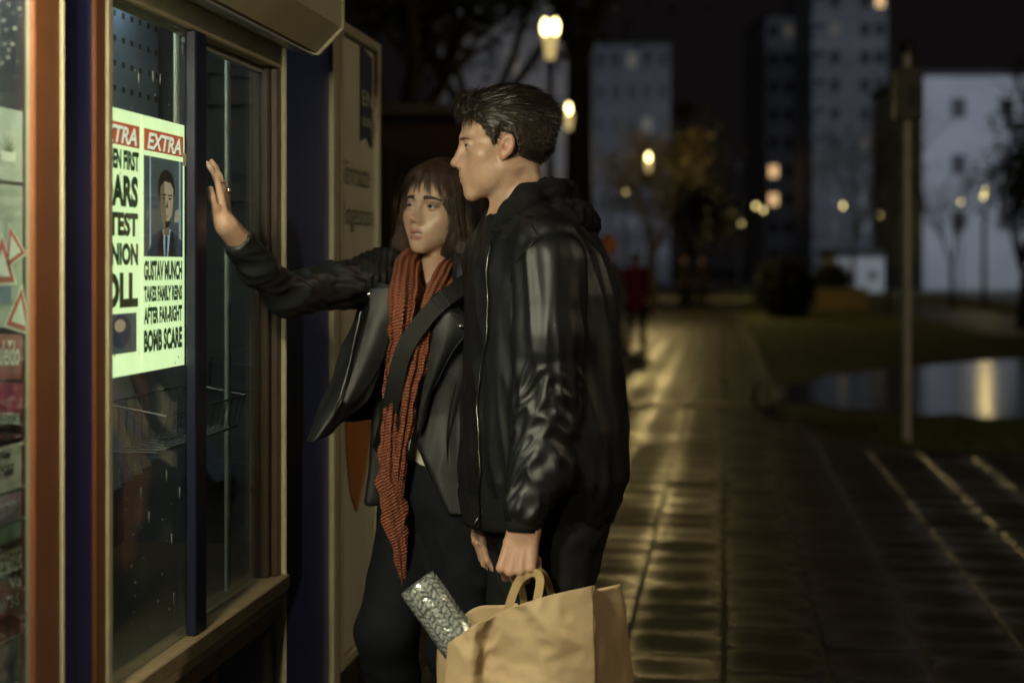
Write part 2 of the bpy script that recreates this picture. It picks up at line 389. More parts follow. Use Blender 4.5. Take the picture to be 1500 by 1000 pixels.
# ------------------------------------------------------------------ people: heads, hair, hands
class Frame:
    def __init__(s, o, fwd, up, sc=1.0):
        f = np.array(fwd, float); f /= np.linalg.norm(f); r = np.cross(f, up); r /= np.linalg.norm(r); u = np.cross(r, f)
        s.o = np.array(o, float); s.R = np.stack([r, f, u], 1); s.s = sc
    def loc(s, P): return ((np.asarray(P, float) - s.o) @ s.R / s.s).astype(np.float32)
    def out(s, L): return s.o + (np.asarray(L, float) * s.s) @ s.R.T
    def dirs(s, L): return np.asarray(L, float) @ s.R.T

def skull_sdf(p, fem):
    q = p.copy(); q[:, 0] = np.abs(q[:, 0])
    d = ell(p, (0, -.014, .034), (.0765, .098, .086))
    d = smin(d, ell(p, (0, .030, .036), (.064, .060, .058)), .02)
    return d, q
LIPS_M = ([[0, .0950, -.0655], [.010, .0938, -.0645], [.0230, .0865, -.0700]], [[0, .0930, -.0772], [.009, .0918, -.0768], [.0215, .0860, -.0718]], [.0042, .0042, .002], [.0048, .0046, .002])
LIPS_W = ([[0, .0905, -.0655], [.009, .0897, -.0642], [.0245, .0800, -.0700]], [[0, .0885, -.0790], [.009, .0875, -.0785], [.0230, .0795, -.0725]], [.0040, .0042, .0018], [.0050, .0046, .0018])
def head_sdf(p, fem):
    d, q = skull_sdf(p, fem)
    d = smin(d, ell(p, (0, .030, -.030), (.058, .056, .068)), .02)
    if fem:
        d = smin(d, ell(q, (.042, .047, -.026), (.024, .026, .022)), .022)
        d = smin(d, cap(q, (.044, .002, -.044), (.010, .066, -.098), .014, .012), .028)
        d = smin(d, ell(p, (0, .028, -.070), (.038, .05, .032)), .02)
        d = smin(d, ell(p, (0, .070, -.102), (.013, .014, .012)), .02)
        d = smin(d, ell(p, (0, .066, -.062), (.030, .0235, .030)), .030)
        d = smin(d, cap(q, (.010, .085, .018), (.038, .072, .020), .008, .008), .014)
    else:
        d = smin(d, ell(q, (.043, .048, -.022), (.024, .026, .020)), .022)
        d = smin(d, cap(q, (.052, .000, -.052), (.016, .068, -.104), .019, .015), .026)
        d = smin(d, ell(p, (0, .028, -.078), (.047, .05, .036)), .02)
        d = smin(d, ell(p, (0, .073, -.106), (.020, .016, .016)), .018)
        d = smin(d, ell(p, (0, .072, -.062), (.032, .025, .030)), .024)
        d = smin(d, cap(q, (.008, .087, .018), (.040, .072, .021), .0105, .010), .014)
    d = smin(d, ell(q, (.034, .034, -.044), (.022, .036, .032)) if fem else ell(q, (.038, .034, -.052), (.022, .036, .038)), .024)
    # eye sockets, lids, opening
    d = smax(d, -ell(q, (.032, .102, -.002), (.022, .0195, .0120)), .014)
    d = smin(d, ell(q, (.0320, .0750, -.001), (.0145, .0145, .0130)), .006)
    d = smax(d, -ell(q, (.0335, .092, -.0022), (.0142, .021, .0034 if fem else .0030)), .0022)
    # nose
    w = .76 if fem else 1.0; tz = .003 if fem else 0
    n = cap(p, (0, .086, .014), (0, .1035 - .004 * fem, -.030 + tz), .0072 * w, .0088 * w)
    n = smin(n, ell(p, (0, .1075 - .003 * fem, -.0385 + tz), (.0105 * w, .0115, .0095)), .008)
    n = smin(n, ell(q, (.0125 * w, .0955, -.0435 + tz), (.0078 * w, .0115, .0082)), .007)
    n = smin(n, ell(p, (0, .086, -.036 + tz), (.0165 * w, .016, .020)), .008)
    d = smin(d, n, .012)
    d = smax(d, -ell(q, (.0062 * w, .1025, -.0515 + tz), (.0034, .0055, .0036)), .003)
    # lips
    if fem: up, lo, ru, rl = LIPS_W
    else: up, lo, ru, rl = LIPS_M
    d = smin(d, chain(q, up, ru, .004), .007)
    d = smin(d, chain(q, lo, rl, .004), .007)
    d = smax(d, -ell(p, (0, .098 if fem else .103, -.0718), (.0170 if fem else .0225, .020 if fem else .014, .0034 if fem else .0008)), .002)
    # ear
    e = (q - np.array((.0745, -.003, -.008), np.float32)) / .86; t = .25
    e = np.stack([e[:, 0] * math.cos(.25) + e[:, 1] * math.sin(.25), e[:, 1], e[:, 2]], 1)
    e2 = np.stack([e[:, 0], e[:, 1] * math.cos(t) + e[:, 2] * math.sin(t), -e[:, 1] * math.sin(t) + e[:, 2] * math.cos(t)], 1)
    ear = ell(e2, (.004, 0, .002), (.0085, .0185, .030)); ear = smin(ear, ell(e2, (.003, .004, -.027), (.006, .009, .010)), .008)
    ear = smax(ear, -ell(e2, (.014, .003, .005), (.0085, .0130, .0215)), .003)
    ear = smin(ear, cap(e2, (.008, -.003, .016), (.0075, -.006, -.010), .0028, .003), .003)
    ear = smin(ear, ell(e2, (.007, .013, -.006), (.005, .004, .006)), .003)
    ear = ear * .86
    return smin(d, ear, .006)
def skin_tint(L, fem):
    """red in lips, nostrils, cheeks and ears (0..1) and dark lids and lash line"""
    q = L.copy(); q[:, 0] = np.abs(q[:, 0])
    up, lo, ru, rl = LIPS_W if fem else LIPS_M
    lips = np.minimum(chain(q, up, ru), chain(q, lo, rl))
    lip = 1 - sstep(.0005, .0030, lips)
    ck = np.exp(-((q - np.array((.042, .065, -.035))) ** 2).sum(1) / .022 ** 2) * .35
    nose = np.exp(-((q - np.array((0, .115, -.040))) ** 2).sum(1) / .013 ** 2) * .35
    ear = sstep(.070, .080, q[:, 0]) * .5
    lid = np.exp(-((q - np.array((.032, .085, .006))) ** 2 / np.array((.018, .02, .006)) ** 2).sum(1)) * (.60 if fem else .3)
    ap = ell(q.astype(np.float32), (.0335, .092, -.0022), (.0142, .021, .0034 if fem else .0030)); edge = (1 - sstep(.0003, .0028, ap)) * sstep(-.006, .0, q[:, 2] + .003 + .0)
    ham = lambda *a: np.maximum.reduce(a)
    return ham(lip * (.85 if fem else .5), ck, nose, ear), ham(lid, np.clip(edge, 0, 1))

def ribbons(P0, Nn, step_dir, nseg, seg, width, f=None, level=None, taper=.25, roll=None, twist=None):
    """grow flat strands from roots; step_dir(P, s) gives the unit direction, f keeps them near an implicit surface"""
    P = P0.copy(); pts = [P.copy()]; nrm = [Nn.copy()]
    for i in range(nseg):
        D = step_dir(P, (i + 1) / nseg)
        P = P + D * seg[:, None]
        if f is not None:
            v = f(P.astype(np.float32)); g = grad(f, P); lv = level((i + 1) / nseg)
            push = np.clip(lv - v, 0, .02); P = P + g * push[:, None]; nrm.append(g)
        else: nrm.append(nrm[-1])
        pts.append(P.copy())
    m = len(P0); A = np.stack(pts, 1); G = np.stack(nrm, 1)
    T = np.gradient(A, axis=1); T /= np.linalg.norm(T, axis=2, keepdims=True) + 1e-12
    S = np.cross(T, G); S /= np.linalg.norm(S, axis=2, keepdims=True) + 1e-12
    if roll is not None: S = S * np.cos(roll)[:, None, None] + G * np.sin(roll)[:, None, None]
    wd = width[:, None] * (1 - (1 - taper) * np.linspace(0, 1, nseg + 1)[None] ** 2)
    Lp = A - S * wd[..., None] / 2; Rp = A + S * wd[..., None] / 2
    V = np.stack([Lp, Rp], 2).reshape(-1, 3); b = (np.arange(m) * (nseg + 1) * 2)[:, None] + (np.arange(nseg) * 2)[None]
    b = b.reshape(-1, 1); Q = np.concatenate([b, b + 1, b + 3, b + 2], 1)
    return V, Q

def hand_caps(fr, side, curl, spread=.06, thumb=None, tw=1.0):
    """fr: Frame with origin at the wrist, fwd = towards the fingers, up = out of the back of the hand.
    side=+1 when the thumb lies towards local +x. curl: four (mcp, pip, dip) bends. Returns capsules (a,b,ra,rb) in F."""
    caps = []; xs = [.031, .0105, -.0105, -.030]; ky = [.088, .092, .087, .078]
    ph = [(.044, .026, .020), (.049, .030, .021), (.045, .028, .020), (.035, .020, .018)]; rr = [.0092, .0095, .009, .008]
    for i in range(4):
        a = np.array((xs[i] * .62 * side, .004, -.002)); k = np.array((xs[i] * side, ky[i], .002 - .003 * (i == 3)))
        caps.append((a, k, .0150, .0112 if i < 3 else .0102))
        p = k.copy(); ang = 0; sp = spread * (1.5 - i) * side
        for j in range(3):
            ang += curl[i][j]
            dv = np.array((math.sin(sp) * math.cos(ang), math.cos(sp) * math.cos(ang), -math.sin(ang)))
            b = p + dv * ph[i][j]; caps.append((p.copy(), b, rr[i] * (1 - .09 * j), rr[i] * (1 - .09 * (j + 1)))); p = b
    caps.append((np.array((.014 * side, .012, -.008)), np.array((.030 * side, .035, -.016)), .016, .0145))
    th = thumb if thumb is not None else [(.040, .046, -.022), (.052, .074, -.024), (.056, .098, -.022)]
    th = [np.array((a[0] * side, a[1], a[2])) for a in th]
    caps.append((np.array((.022 * side, .022, -.012)), th[0], .0145, .0115)); caps.append((th[0], th[1], .0112, .0098)); caps.append((th[1], th[2], .0098, .0078))
    caps.append((np.array((-.016 * side, .012, -.008)), np.array((-.026 * side, .060, -.008)), .014, .012))
    return [(fr.out(a), fr.out(b), ra * fr.s, rb * fr.s) for a, b, ra, rb in caps]
def hand_sdf(p, caps):
    d = None
    for n, (a, b, ra, rb) in enumerate(caps):
        c = cap(p, a, b, ra, rb); d = c if d is None else smin(d, c, .0055)
    return d
# ------------------------------------------------------------------ the man
skin_m = None
def skin_mat(name, base, red, lidc):
    def bld(m, nt, b, L, tc):
        a = N(nt, 'ShaderNodeAttribute', attribute_name='red'); l = N(nt, 'ShaderNodeAttribute', attribute_name='lid')
        n = N(nt, 'ShaderNodeTexNoise'); n.inputs['Scale'].default_value = 55; n.inputs['Detail'].default_value = 5; L(tc.outputs['Object'], n.inputs['Vector'])
        m0 = N(nt, 'ShaderNodeMix', data_type='RGBA', i6=(*base, 1), i7=(base[0] * .86, base[1] * .76, base[2] * .7, 1)); L(n.outputs['Fac'], m0.inputs[0])
        n9 = N(nt, 'ShaderNodeTexNoise'); n9.inputs['Scale'].default_value = 150; n9.inputs['Detail'].default_value = 3; L(tc.outputs['Object'], n9.inputs['Vector']); r9 = N(nt, 'ShaderNodeMapRange', i1=.52, i2=.72, i3=0.0, i4=.30); L(n9.outputs['Fac'], r9.inputs[0])
        mm = N(nt, 'ShaderNodeMix', data_type='RGBA', i7=(base[0] * .62, base[1] * .48, base[2] * .42, 1)); L(r9.outputs[0], mm.inputs[0]); L(m0.outputs[2], mm.inputs[6]); m0 = mm
        m1 = N(nt, 'ShaderNodeMix', data_type='RGBA', i7=(*red, 1)); L(a.outputs['Fac'], m1.inputs[0]); L(m0.outputs[2], m1.inputs[6])
        m2 = N(nt, 'ShaderNodeMix', data_type='RGBA', i7=(*lidc, 1)); L(l.outputs['Fac'], m2.inputs[0]); L(m1.outputs[2], m2.inputs[6])
        L(m2.outputs[2], b.inputs['Base Color'])
        n2 = N(nt, 'ShaderNodeTexNoise'); n2.inputs['Scale'].default_value = 420; L(tc.outputs['Object'], n2.inputs['Vector'])
        bp = N(nt, 'ShaderNodeBump'); bp.inputs['Strength'].default_value = .25; bp.inputs['Distance'].default_value = .001; L(n2.outputs['Fac'], bp.inputs['Height']); L(bp.outputs[0], b.inputs['Normal'])
    return mat(name, base, .40, spec=.5, sss=.25, build=bld)
M_skin_m = skin_mat('man skin', (.56, .37, .27), (.50, .20, .15), (.16, .09, .065))
M_skin_w = skin_mat('woman skin', (.60, .42, .31), (.34, .13, .12), (.10, .06, .045))
M_eye_w = mat('eye white', (.30, .28, .26), .2)
M_iris = mat('iris', (.02, .014, .010), .15)
M_hair_m = mat('man hair', (.017, .011, .008), .42, spec=.5, noise=(30, .7, (.030, .019, .012)))
M_hair_w = mat('woman hair', (.022, .013, .010), .55, spec=.35, noise=(9, .9, (.085, .05, .032)))
M_brow = mat('brow hair', (.045, .028, .019), .7)
M_brow_m = mat('light brow hair', (.10, .06, .035), .6)
M_teeth = mat('teeth', (.62, .58, .5), .3)
M_leather = mat('black leather', (.006, .0065, .0072), .42, spec=.5, bump=(900, .18), noise=(14, .6, (.010, .0105, .0115)))
M_leather_w = mat('soft black leather', (.011, .0125, .0135), .46, spec=.5, bump=(900, .18), noise=(12, .6, (.018, .020, .021)))
M_lining = mat('jacket lining', (.004, .004, .004), .8)
M_fleece = mat('black fleece', (.012, .012, .013), .95, spec=.15, bump=(500, .6))
M_knit = mat('black rib knit', (.008, .008, .008), .9, spec=.2)
M_jeans = mat('black jeans', (.010, .0105, .012), .85, spec=.25, bump=(600, .4))
M_jeans_w = mat('dark blue jeans', (.006, .0075, .011), .85, spec=.25, bump=(600, .4))
M_zip = mat('zip metal', (.15, .145, .13), .3, metal=1)
M_shoe = mat('black shoe', (.012, .012, .012), .4)
M_rubber = mat('dark rubber', (.02, .02, .02), .8)

def eyeballs(fr, parent, base, gaze=(0, 1, 0)):
    g = np.array(gaze, float); g /= np.linalg.norm(g)
    for s in (1, -1):
        c = np.array((.0315 * s, .0745, -.0015)); r = .0129
        V = []; Q = []; nl, nk = 18, 20
        a = np.cross(g, (0, 0, 1.0)); a /= np.linalg.norm(a); b = np.cross(a, g)
        for i in range(nl + 1):
            t = math.pi * i / nl
            for k in range(nk): V.append(c + r * (math.cos(t) * g + math.sin(t) * (math.cos(2 * math.pi * k / nk) * a + math.sin(2 * math.pi * k / nk) * b)))
        Q = [(i * nk + k, i * nk + (k + 1) % nk, (i + 1) * nk + (k + 1) % nk, (i + 1) * nk + k) for i in range(nl) for k in range(nk)]
        o = mesh_obj('eye', fr.out(V) - base, Q, M_eye_w, parent, True); o.data.materials.append(M_iris)
        o.data.polygons.foreach_set('material_index', [1 if i < 3 else 0 for i in range(nl) for k in range(nk)])
def brows(fr, parent, base, f, arch, thick, n=170, z0=.0105, x0=.010):
    for s in (1, -1):
        t = rng.random(n); x = (x0 + t * .036); z = z0 + arch * (1 - 2.2 * (t - .45) ** 2) + (rng.random(n) - .5) * thick * (1 - .65 * t)
        P = np.stack([s * x, .11 - 9 * x * x * 1.2, z], 1); L = lambda Q: f(fr.out(Q).astype(np.float32)) / fr.s
        for _ in range(12): P[:, 1] -= L(P) * .8
        g = grad(lambda q: f(fr.out(q).astype(np.float32)), P)
        dr = np.stack([s * (.7 + t), -.45 * np.ones(n), .5 - .8 * t], 1); dr /= np.linalg.norm(dr, axis=1, keepdims=True)
        V, Q = ribbons(P + g * .0006, g, lambda p, u: dr, 3, np.full(n, .0030), np.full(n, .0011))
        mesh_obj('eyebrow', fr.out(V) - base, Q, M_brow if thick > .0052 else M_brow_m, parent)

def axis_fold(V, a, b, seed, amp, freq_s=38, freq_a=2.2):
    """cross folds along a limb from a to b"""
    a, b = np.array(a), np.array(b); ab = b - a; L = np.linalg.norm(ab); t = ab / L
    q = V - a; s = q @ t; r = q - s[:, None] * t
    u = np.cross(t, (0.3, 1, 0.1)); u /= np.linalg.norm(u); v = np.cross(t, u); an = np.arctan2(r @ v, r @ u)
    n = vnoise(np.stack([s * freq_s + 1.6 * np.sin(an * 1.0 + seed), np.cos(an) * freq_a + 5, np.sin(an) * freq_a + seed], 1), seed)
    n2 = vnoise(np.stack([s * freq_s * .45 + np.sin(an + 2), np.cos(an) * freq_a * .6, np.sin(an) * freq_a * .6 + seed], 1), seed + 9)
    rid = 1 - 2 * np.abs(n); w = sstep(-.03, .03, s) * sstep(-.03, .03, L - s)
    return amp * w * (.65 * rid + .6 * n2)
def long_fold(V, a, b, seed, amp, fa=2.4, fs=5.0, tw=2.0):
    """folds running along a limb"""
    a, b = np.array(a), np.array(b); ab = b - a; L = np.linalg.norm(ab); t = ab / L
    q = V - a; s = q @ t; r = q - s[:, None] * t
    u = np.cross(t, (0.3, 1, 0.1)); u /= np.linalg.norm(u); v = np.cross(t, u); an = np.arctan2(r @ v, r @ u) + tw * s
    n = vnoise(np.stack([np.cos(an) * fa, np.sin(an) * fa, s * fs + seed], 1), seed)
    return amp * (1 - 2.6 * np.abs(n)) * sstep(-.05, .04, s) * sstep(-.05, .05, L - s)
def disp(V, f, amount):
    return V + grad(f, V) * np.asarray(amount)[:, None]

def build_man():
    base = F(795, 388, 3.12); base[2] = 0
    root = empty('person', toW(base), YAW, 'young man in black leather jacket and hood facing the kiosk window, carrying a paper bag', 'person')
    fr = Frame(F(738, 213, 3.15), (-1, -.06, -.015), (0, 0, 1), 1.0)
    neck = [fr.out((0, -.026, -.060)), fr.out((0, -.034, -.115)), F(776, 345, 3.16)]
    def fh(p):
        d = head_sdf(fr.loc(p), False) * fr.s
        d = smin(d, chain(p, neck, [.054, .055, .072], .02), .022)
        a = fr.out((0, .030, -.155))
        return smin(d, cap(p, fr.out((-.050, -.018, -.055)), a, .012, .011), .02)
    lo = fr.o + np.array((-.14, -.12, -.20)); hi = fr.o + np.array((.14, .12, .14))
    Vh, Qh = mesh_sdf(fh, lo, hi, .0021)
    # left hand on the bag handles, right hand hanging
    wl = F(768, 772, 2.90); hl = Frame(wl, F(757, 830, 2.885) - wl, (-.35, -.93, .05), 1.0)
    capl = hand_caps(hl, +1, [(1.15, 1.35, .9), (1.2, 1.4, .9), (1.2, 1.4, .9), (1.2, 1.35, .9)], .02, [(.034, .058, -.026), (.026, .080, -.044), (.006, .090, -.050)])
    wr = F(707, 738, 3.22); hr = Frame(wr, F(699, 812, 3.20) - wr, (-.9, -.35, .1), .95)
    capr = hand_caps(hr, -1, [(.35, .5, .3), (.4, .55, .3), (.45, .6, .3), (.5, .6, .3)], .03, [(.032, .05, -.024), (.028, .078, -.03), (.020, .10, -.034)])
    el, er = F(800, 600, 2.96), F(735, 600, 3.36)
    f_l = lambda p: smin(hand_sdf(p, capl), cap(p, el, wl, .045, .0275), .02)
    f_r = lambda p: smin(hand_sdf(p, capr), cap(p, er, wr, .045, .0275), .02)
    Vl, Ql = mesh_sdf(f_l, np.minimum(el, wl) - .15, np.maximum(el, wl) + .12, .0026)
    Vr, Qr = mesh_sdf(f_r, np.minimum(er, wr) - .15, np.maximum(er, wr) + .12, .003)
    # trunk and limbs under the clothes
    sl, sr = F(806, 385, 2.98), F(725, 385, 3.32); hipl, hipr = F(815, 760, 3.05), F(775, 760, 3.22)
    kl, kr = F(790, 1060, 3.02), F(770, 1060, 3.25); al, ar = F(805, 1335, 3.06), F(790, 1315, 3.28)
    def trunk(p):
        d = ell(p, F(786, 470, 3.15), (.11, .13, .24)); d = smin(d, ell(p, F(797, 690, 3.14), (.12, .14, .14)), .08)
        for s, e, w, r in ((sl, el, wl, .05), (sr, er, wr, .05)): d = smin(d, chain(p, [s, e, w], [r, .042, .025]), .03)
        for h, k, a in ((hipl, kl, al), (hipr, kr, ar)): d = smin(d, chain(p, [h, k, a], [.075, .052, .036]), .03)
        return d
    Vt, Qt = mesh_sdf(trunk, F(680, 330, 3.15) - np.array((.1, .4, .0)) + np.array((0, 0, -1.45)), F(900, 330, 3.15) + np.array((.1, .4, .08)), .012)
    V, Q = join((Vh, Qh), (Vl, Ql), (Vr, Qr), (Vt, Qt))
    o = mesh_obj('body', V - base, Q, M_skin_m, root, True)
    t, l = skin_tint(fr.loc(V), False); nh = len(Vh); t[nh:] = .12; l[nh:] = 0
    kn = np.zeros(len(V)); attr(o, 'red', t); attr(o, 'lid', l)
    eyeballs(fr, root, base, (-.38, 1, -.06)); brows(fr, root, base, fh, .0030, .0050, 130)
    # hair
    ys = [-.13, -.080, -.045, -.030, -.018, .002, .012, .026, .034, .05, .068, .085, .12]; zs = [-.062, -.070, -.055, -.03, .010, .024, .018, -.010, .012, .036, .056, .064, .064]
    def thick(L):
        g = L[:, 2] - np.interp(L[:, 1], ys, zs) - .005 * vnoise(L * 130, 3)
        T = .005 + .007 * sstep(.03, .09, L[:, 2])
        return np.where(g > 0, T * sstep(-.002, .030, g) + .0015 * sstep(0, .004, g), -.004)
    def hair(p):
        L = fr.loc(p); d, q = skull_sdf(L, False); d = d - thick(L)
        d = smin(d, ell(L, (.0, .048, .090), (.052, .042, .019)), .02)
        return smin(d, ell(L, (-.0, .078, .082), (.040, .014, .013)), .012) 
    Vc, Qc = mesh_sdf(hair, fr.o + np.array((-.15, -.12, -.09)), fr.o + np.array((.15, .12, .16)), .0028)
    Lc = fr.loc(Vc); n0 = 1 - 2.4 * np.abs(vnoise(Lc * np.array((75, 16, 55)) + .8 * vnoise(Lc * 25, 6)[:, None], 4)); Vc = disp(Vc, hair, .0013 * n0 * sstep(-.05, .02, Lc[:, 2]) + .001 * vnoise(Lc * 120, 7))
    capo = mesh_obj('hair', Vc - base, Qc, M_hair_m, root, True)
    L = fr.loc(Vc); d, _ = skull_sdf(L, False); g = L[:, 2] - np.interp(L[:, 1], ys, zs)
    ok = np.where((g > -.004) & (d > -.003))[0]; idx = rng.choice(ok, 13000); P0 = Vc[idx]; L0 = fr.loc(P0); G = grad(hair, P0)
    front = sstep(.048, .076, L0[:, 1]) * sstep(.05, .07, L0[:, 2]); side = 1 - sstep(.03, .09, L0[:, 2])
    ph = vnoise(L0 * 45, 8); ph2 = vnoise(L0 * 60 + 7, 9); j = rng.normal(0, .16, (len(P0), 3))
    low = sstep(-.01, -.06, L0[:, 2])
    dl = np.stack([.35 * ph + .25 * np.sign(L0[:, 0]) * side, -1 + 1.25 * front + .35 * low, .25 * ph2 - .75 * side + .1 * front - .5 * low], 1) + j
    ln = (.011 + .020 * sstep(.02, .09, L0[:, 2]) + .012 * front) * rng.uniform(.6, 1.3, len(P0))
    ns = 6
    def sd(P, s):
        D = dl.copy(); D[:, 2] += -front * (2.2 * s - .6) + .10 * (1 - side) * (1 - s); D[:, 0] += .5 * np.sin(s * 5 + ph * 6) * front
        D = fr.dirs(D); g = grad(hair, P); D = D - g * ((D * g).sum(1) * (.9))[:, None] + g * (.14 + .12 * front[:, None] * (1 - s) + .20 * ph2[:, None])
        return D / (np.linalg.norm(D, axis=1, keepdims=True) + 1e-9)
    V, Q = ribbons(P0 - G * .0008, G, sd, ns, ln / ns, rng.uniform(.0008, .0017, len(P0)), hair, lambda s: .0004 + .001 * s, .2, rng.normal(0, .5, len(P0)))
    mesh_obj('hair_strands', V - base, Q, M_hair_m, capo)

    # ---- leather jacket
    d0 = 3.15; zz = lambda py: CAMZ + (HOR - py) / FPX * d0; xx = lambda px: (px - 750) / FPX * d0
    yb = math.radians(-63)      # width axis of the body in the camera frame
    rows = [(zz(752), xx(788), 3.14, .190, .148), (zz(725), xx(790), 3.14, .203, .160), (zz(690), xx(794), 3.14, .215, .172), (zz(620), xx(795), 3.14, .215, .168), (zz(520), xx(793), 3.15, .212, .156),
            (zz(430), xx(790), 3.15, .205, .142), (zz(375), xx(783), 3.15, .190, .120), (zz(335), xx(776), 3.16, .150, .090), (zz(312), xx(770), 3.16, .10, .07)]
    arm_l = [sl, (sl + el) / 2 + np.array((.004, -.005, 0)), el, (el + wl) / 2 + np.array((.012, .004, 0)), F(769, 745, 2.905)]; ral = [.077, .073, .066, .060, .043]
    arm_r = [sr, (sr + er) / 2, er, (er + wr) / 2, F(708, 715, 3.225)]; rar = [.077, .072, .064, .054, .042]
    def tors(p):
        d = loft(p, rows, yb, 2.2)
        d = smin(d, chain(p, [F(800, 362, 2.99), F(772, 322, 3.13), F(735, 362, 3.31)], [.064, .060, .064], .02), .05)
        return smin(d, ell(p, F(838, 420, 3.20), (.085, .14, .15)), .06)
    def jack(p):
        d = tors(p); d = smin(d, chain(p, arm_l, ral, .02), .016); d = smin(d, chain(p, arm_r, rar, .02), .03)
        return smax(d, -cap(p, F(752, 280, 3.14), F(765, 330, 3.14), .060, .052), .012)      # neck opening
    def jack_f(p):                                  # stop above the rib hem
        return np.maximum(jack(p), zz(712) - .012 * np.sin(p[:, 0] * 9) - p[:, 2] + 10 * 0) if False else jack(p)
    Vj, Qj = mesh_sdf(jack, (xx(640), 2.75, .80), (xx(960), 3.55, 1.72), .0052)
    dl_ = chain(Vj.astype(np.float32), arm_l, ral, .02); dr_ = chain(Vj.astype(np.float32), arm_r, rar, .02); dt = tors(Vj.astype(np.float32))
    wa = sstep(.012, -.004, dl_) * sstep(-.03, .01, dt + .01); wa2 = sstep(.012, -.004, dr_)
    am = wa * (long_fold(Vj, arm_l[0] + np.array((0, 0, .05)), arm_l[2], 5, .0042, 1.7, 3.5) + axis_fold(Vj, el + np.array((0, 0, .10)), wl, 7, .0105, 24, 1.3))
    am += wa2 * axis_fold(Vj, arm_r[0], arm_r[-1], 12, .006, 22, 1.5)
    # long drape folds on the trunk, gathered above the rib
    s1 = vnoise(np.stack([Vj[:, 0] * 16 + Vj[:, 2] * 5, Vj[:, 1] * 14, Vj[:, 2] * 3.0 + 3], 1), 21); s2 = vnoise(np.stack([Vj[:, 0] * 34, Vj[:, 1] * 34, Vj[:, 2] * 7], 1), 22)
    low = sstep(1.10, .98, Vj[:, 2])
    am += (1 - np.maximum(wa, wa2)) * ((1 - 2.4 * np.abs(s1)) * .0038 + s2 * (.002 + .005 * low))
    # creases fanning from the armpit, pinched seam round the armhole
    pit = F(752, 470, 2.98); rv = Vj - pit; an = np.arctan2(rv[:, 2], rv[:, 0]); rad = np.linalg.norm(rv, axis=1)
    seam = np.exp(-((dl_ - dt) / .006) ** 2) * sstep(1.30, 1.36, Vj[:, 2]); am -= .004 * seam
    Vj = disp(Vj, jack, am)
    jo = mesh_obj('leather_jacket', Vj - base, Qj, M_leather, root, True)
    # rib hem and cuffs
    hr_ = [(zz(755) - .002, xx(788), 3.14, .192, .150), (zz(735), xx(789), 3.14, .200, .157), (zz(706), xx(792), 3.14, .212, .168)]
    n = 150; V = []; m = 9
    for i in range(m):
        t = i / (m - 1); z = hr_[0][0] + (hr_[2][0] - hr_[0][0]) * t
        g = [np.interp(z, [r[0] for r in hr_], [r[k] for r in hr_]) for k in range(1, 5)]
        for k in range(n):
            a = 2 * math.pi * k / n; e = 2 / 2.2; c, s = math.cos(a), math.sin(a); rb = 1 + .008 * (k % 2) + .012 * math.sin(math.pi * t) + .006 * math.sin(a * 5)
            u = math.copysign(abs(c) ** e, c) * g[2] * rb; v = math.copysign(abs(s) ** e, s) * g[3] * rb
            # hem sits lower in front, higher over the seat
            lift = .022 * (-(u * math.cos(yb) - v * math.sin(yb)) * -1) / .2
            V.append((g[0] + u * math.cos(yb) - v * math.sin(yb), g[1] + u * math.sin(yb) + v * math.cos(yb), z + lift))
    Q = [(i * n + k, i * n + (k + 1) % n, (i + 1) * n + (k + 1) % n, (i + 1) * n + k) for i in range(m - 1) for k in range(n)] + [tuple(range(n))[::-1]]
    mesh_obj('rib_hem', np.array(V) - base, Q, M_knit, jo, True)
    def cuff(a, b, r0, r1):
        mb = MB(); pts = [a + (b - a) * t for t in np.linspace(0, 1, 8)]; rr = [r0 + (r1 - r0) * t + .0025 * math.sin(math.pi * t) for t in np.linspace(0, 1, 8)]
        mb.tube([p - base for p in pts], rr, 40)
        for i, v in enumerate(mb.V):
            if i % 2: c = pts[i // 40] - base; mb.V[i] = tuple(np.array(v) + (c - np.array(v)) * .035)
        mb.build('rib_cuff', M_knit, jo, True)
    cuff(F(771, 728, 2.915), F(767, 780, 2.90), .046, .0345); cuff(F(708, 705, 3.23), F(707, 748, 3.22), .044, .033)
    # zip along the front edge
    fwd = np.array((math.cos(yb + math.pi / 2) * -1, math.sin(yb + math.pi / 2) * -1, 0)); fwd = np.array((-math.sin(yb) * -1, math.cos(yb) * -1, 0)); 
    if fwd[0] > 0: fwd = -fwd
    side_ = np.array((-fwd[1], fwd[0], 0)); pts = []
    for py in range(352, 746, 9):
        z = zz(py); g = [np.interp(z, [r[0] for r in rows], [r[k] for r in rows]) for k in range(1, 5)]
        p = np.array((g[0], g[1], z)) + fwd * (g[3] + .03) + side_ * (.035 + .012 * math.sin(py * .03))
        for _ in range(8): p = p - fwd * float(jack(p[None].astype(np.float32))[0]) * .8
        pts.append(p + fwd * .007 - base)
    jag = [p + fwd * .0012 * (i % 2) + side_ * .0025 * math.sin(i * .9) for i, p in enumerate(pts)]
    MB().tube(jag, .0022, 6).build('zip', M_zip, jo, True)
    mb = MB(); e = pts[-1]; mb.tube([e, e + np.array((-.006, -.006, -.012)), e + np.array((-.016, -.010, -.030))], [.004, .003, .0045], 8); mb.build('zip_pull', M_zip, jo, True)
    # shoulder seam piping
    sp = [F(700 + i * 13, 0, 3) for i in range(2)]
    def onj(px, py, d):
        p = F(px, py, d); v = np.array((0, 1.0, 0))
        for _ in range(25):
            s_ = float(jack(p[None].astype(np.float32))[0]); p = p + v * s_ * .8
            if abs(s_) < 3e-4: break
        return p - base + np.array((0, -.0012, 0))
    for path in ([(748, 415), (752, 395), (762, 375), (778, 358), (790, 346)], [(790, 346), (782, 330), (776, 312)]):
        MB().tube([onj(a, b, 2.80) + np.array((0, -.003, 0)) for a, b in path], .0013, 6).build('seam', M_leather, jo, True)
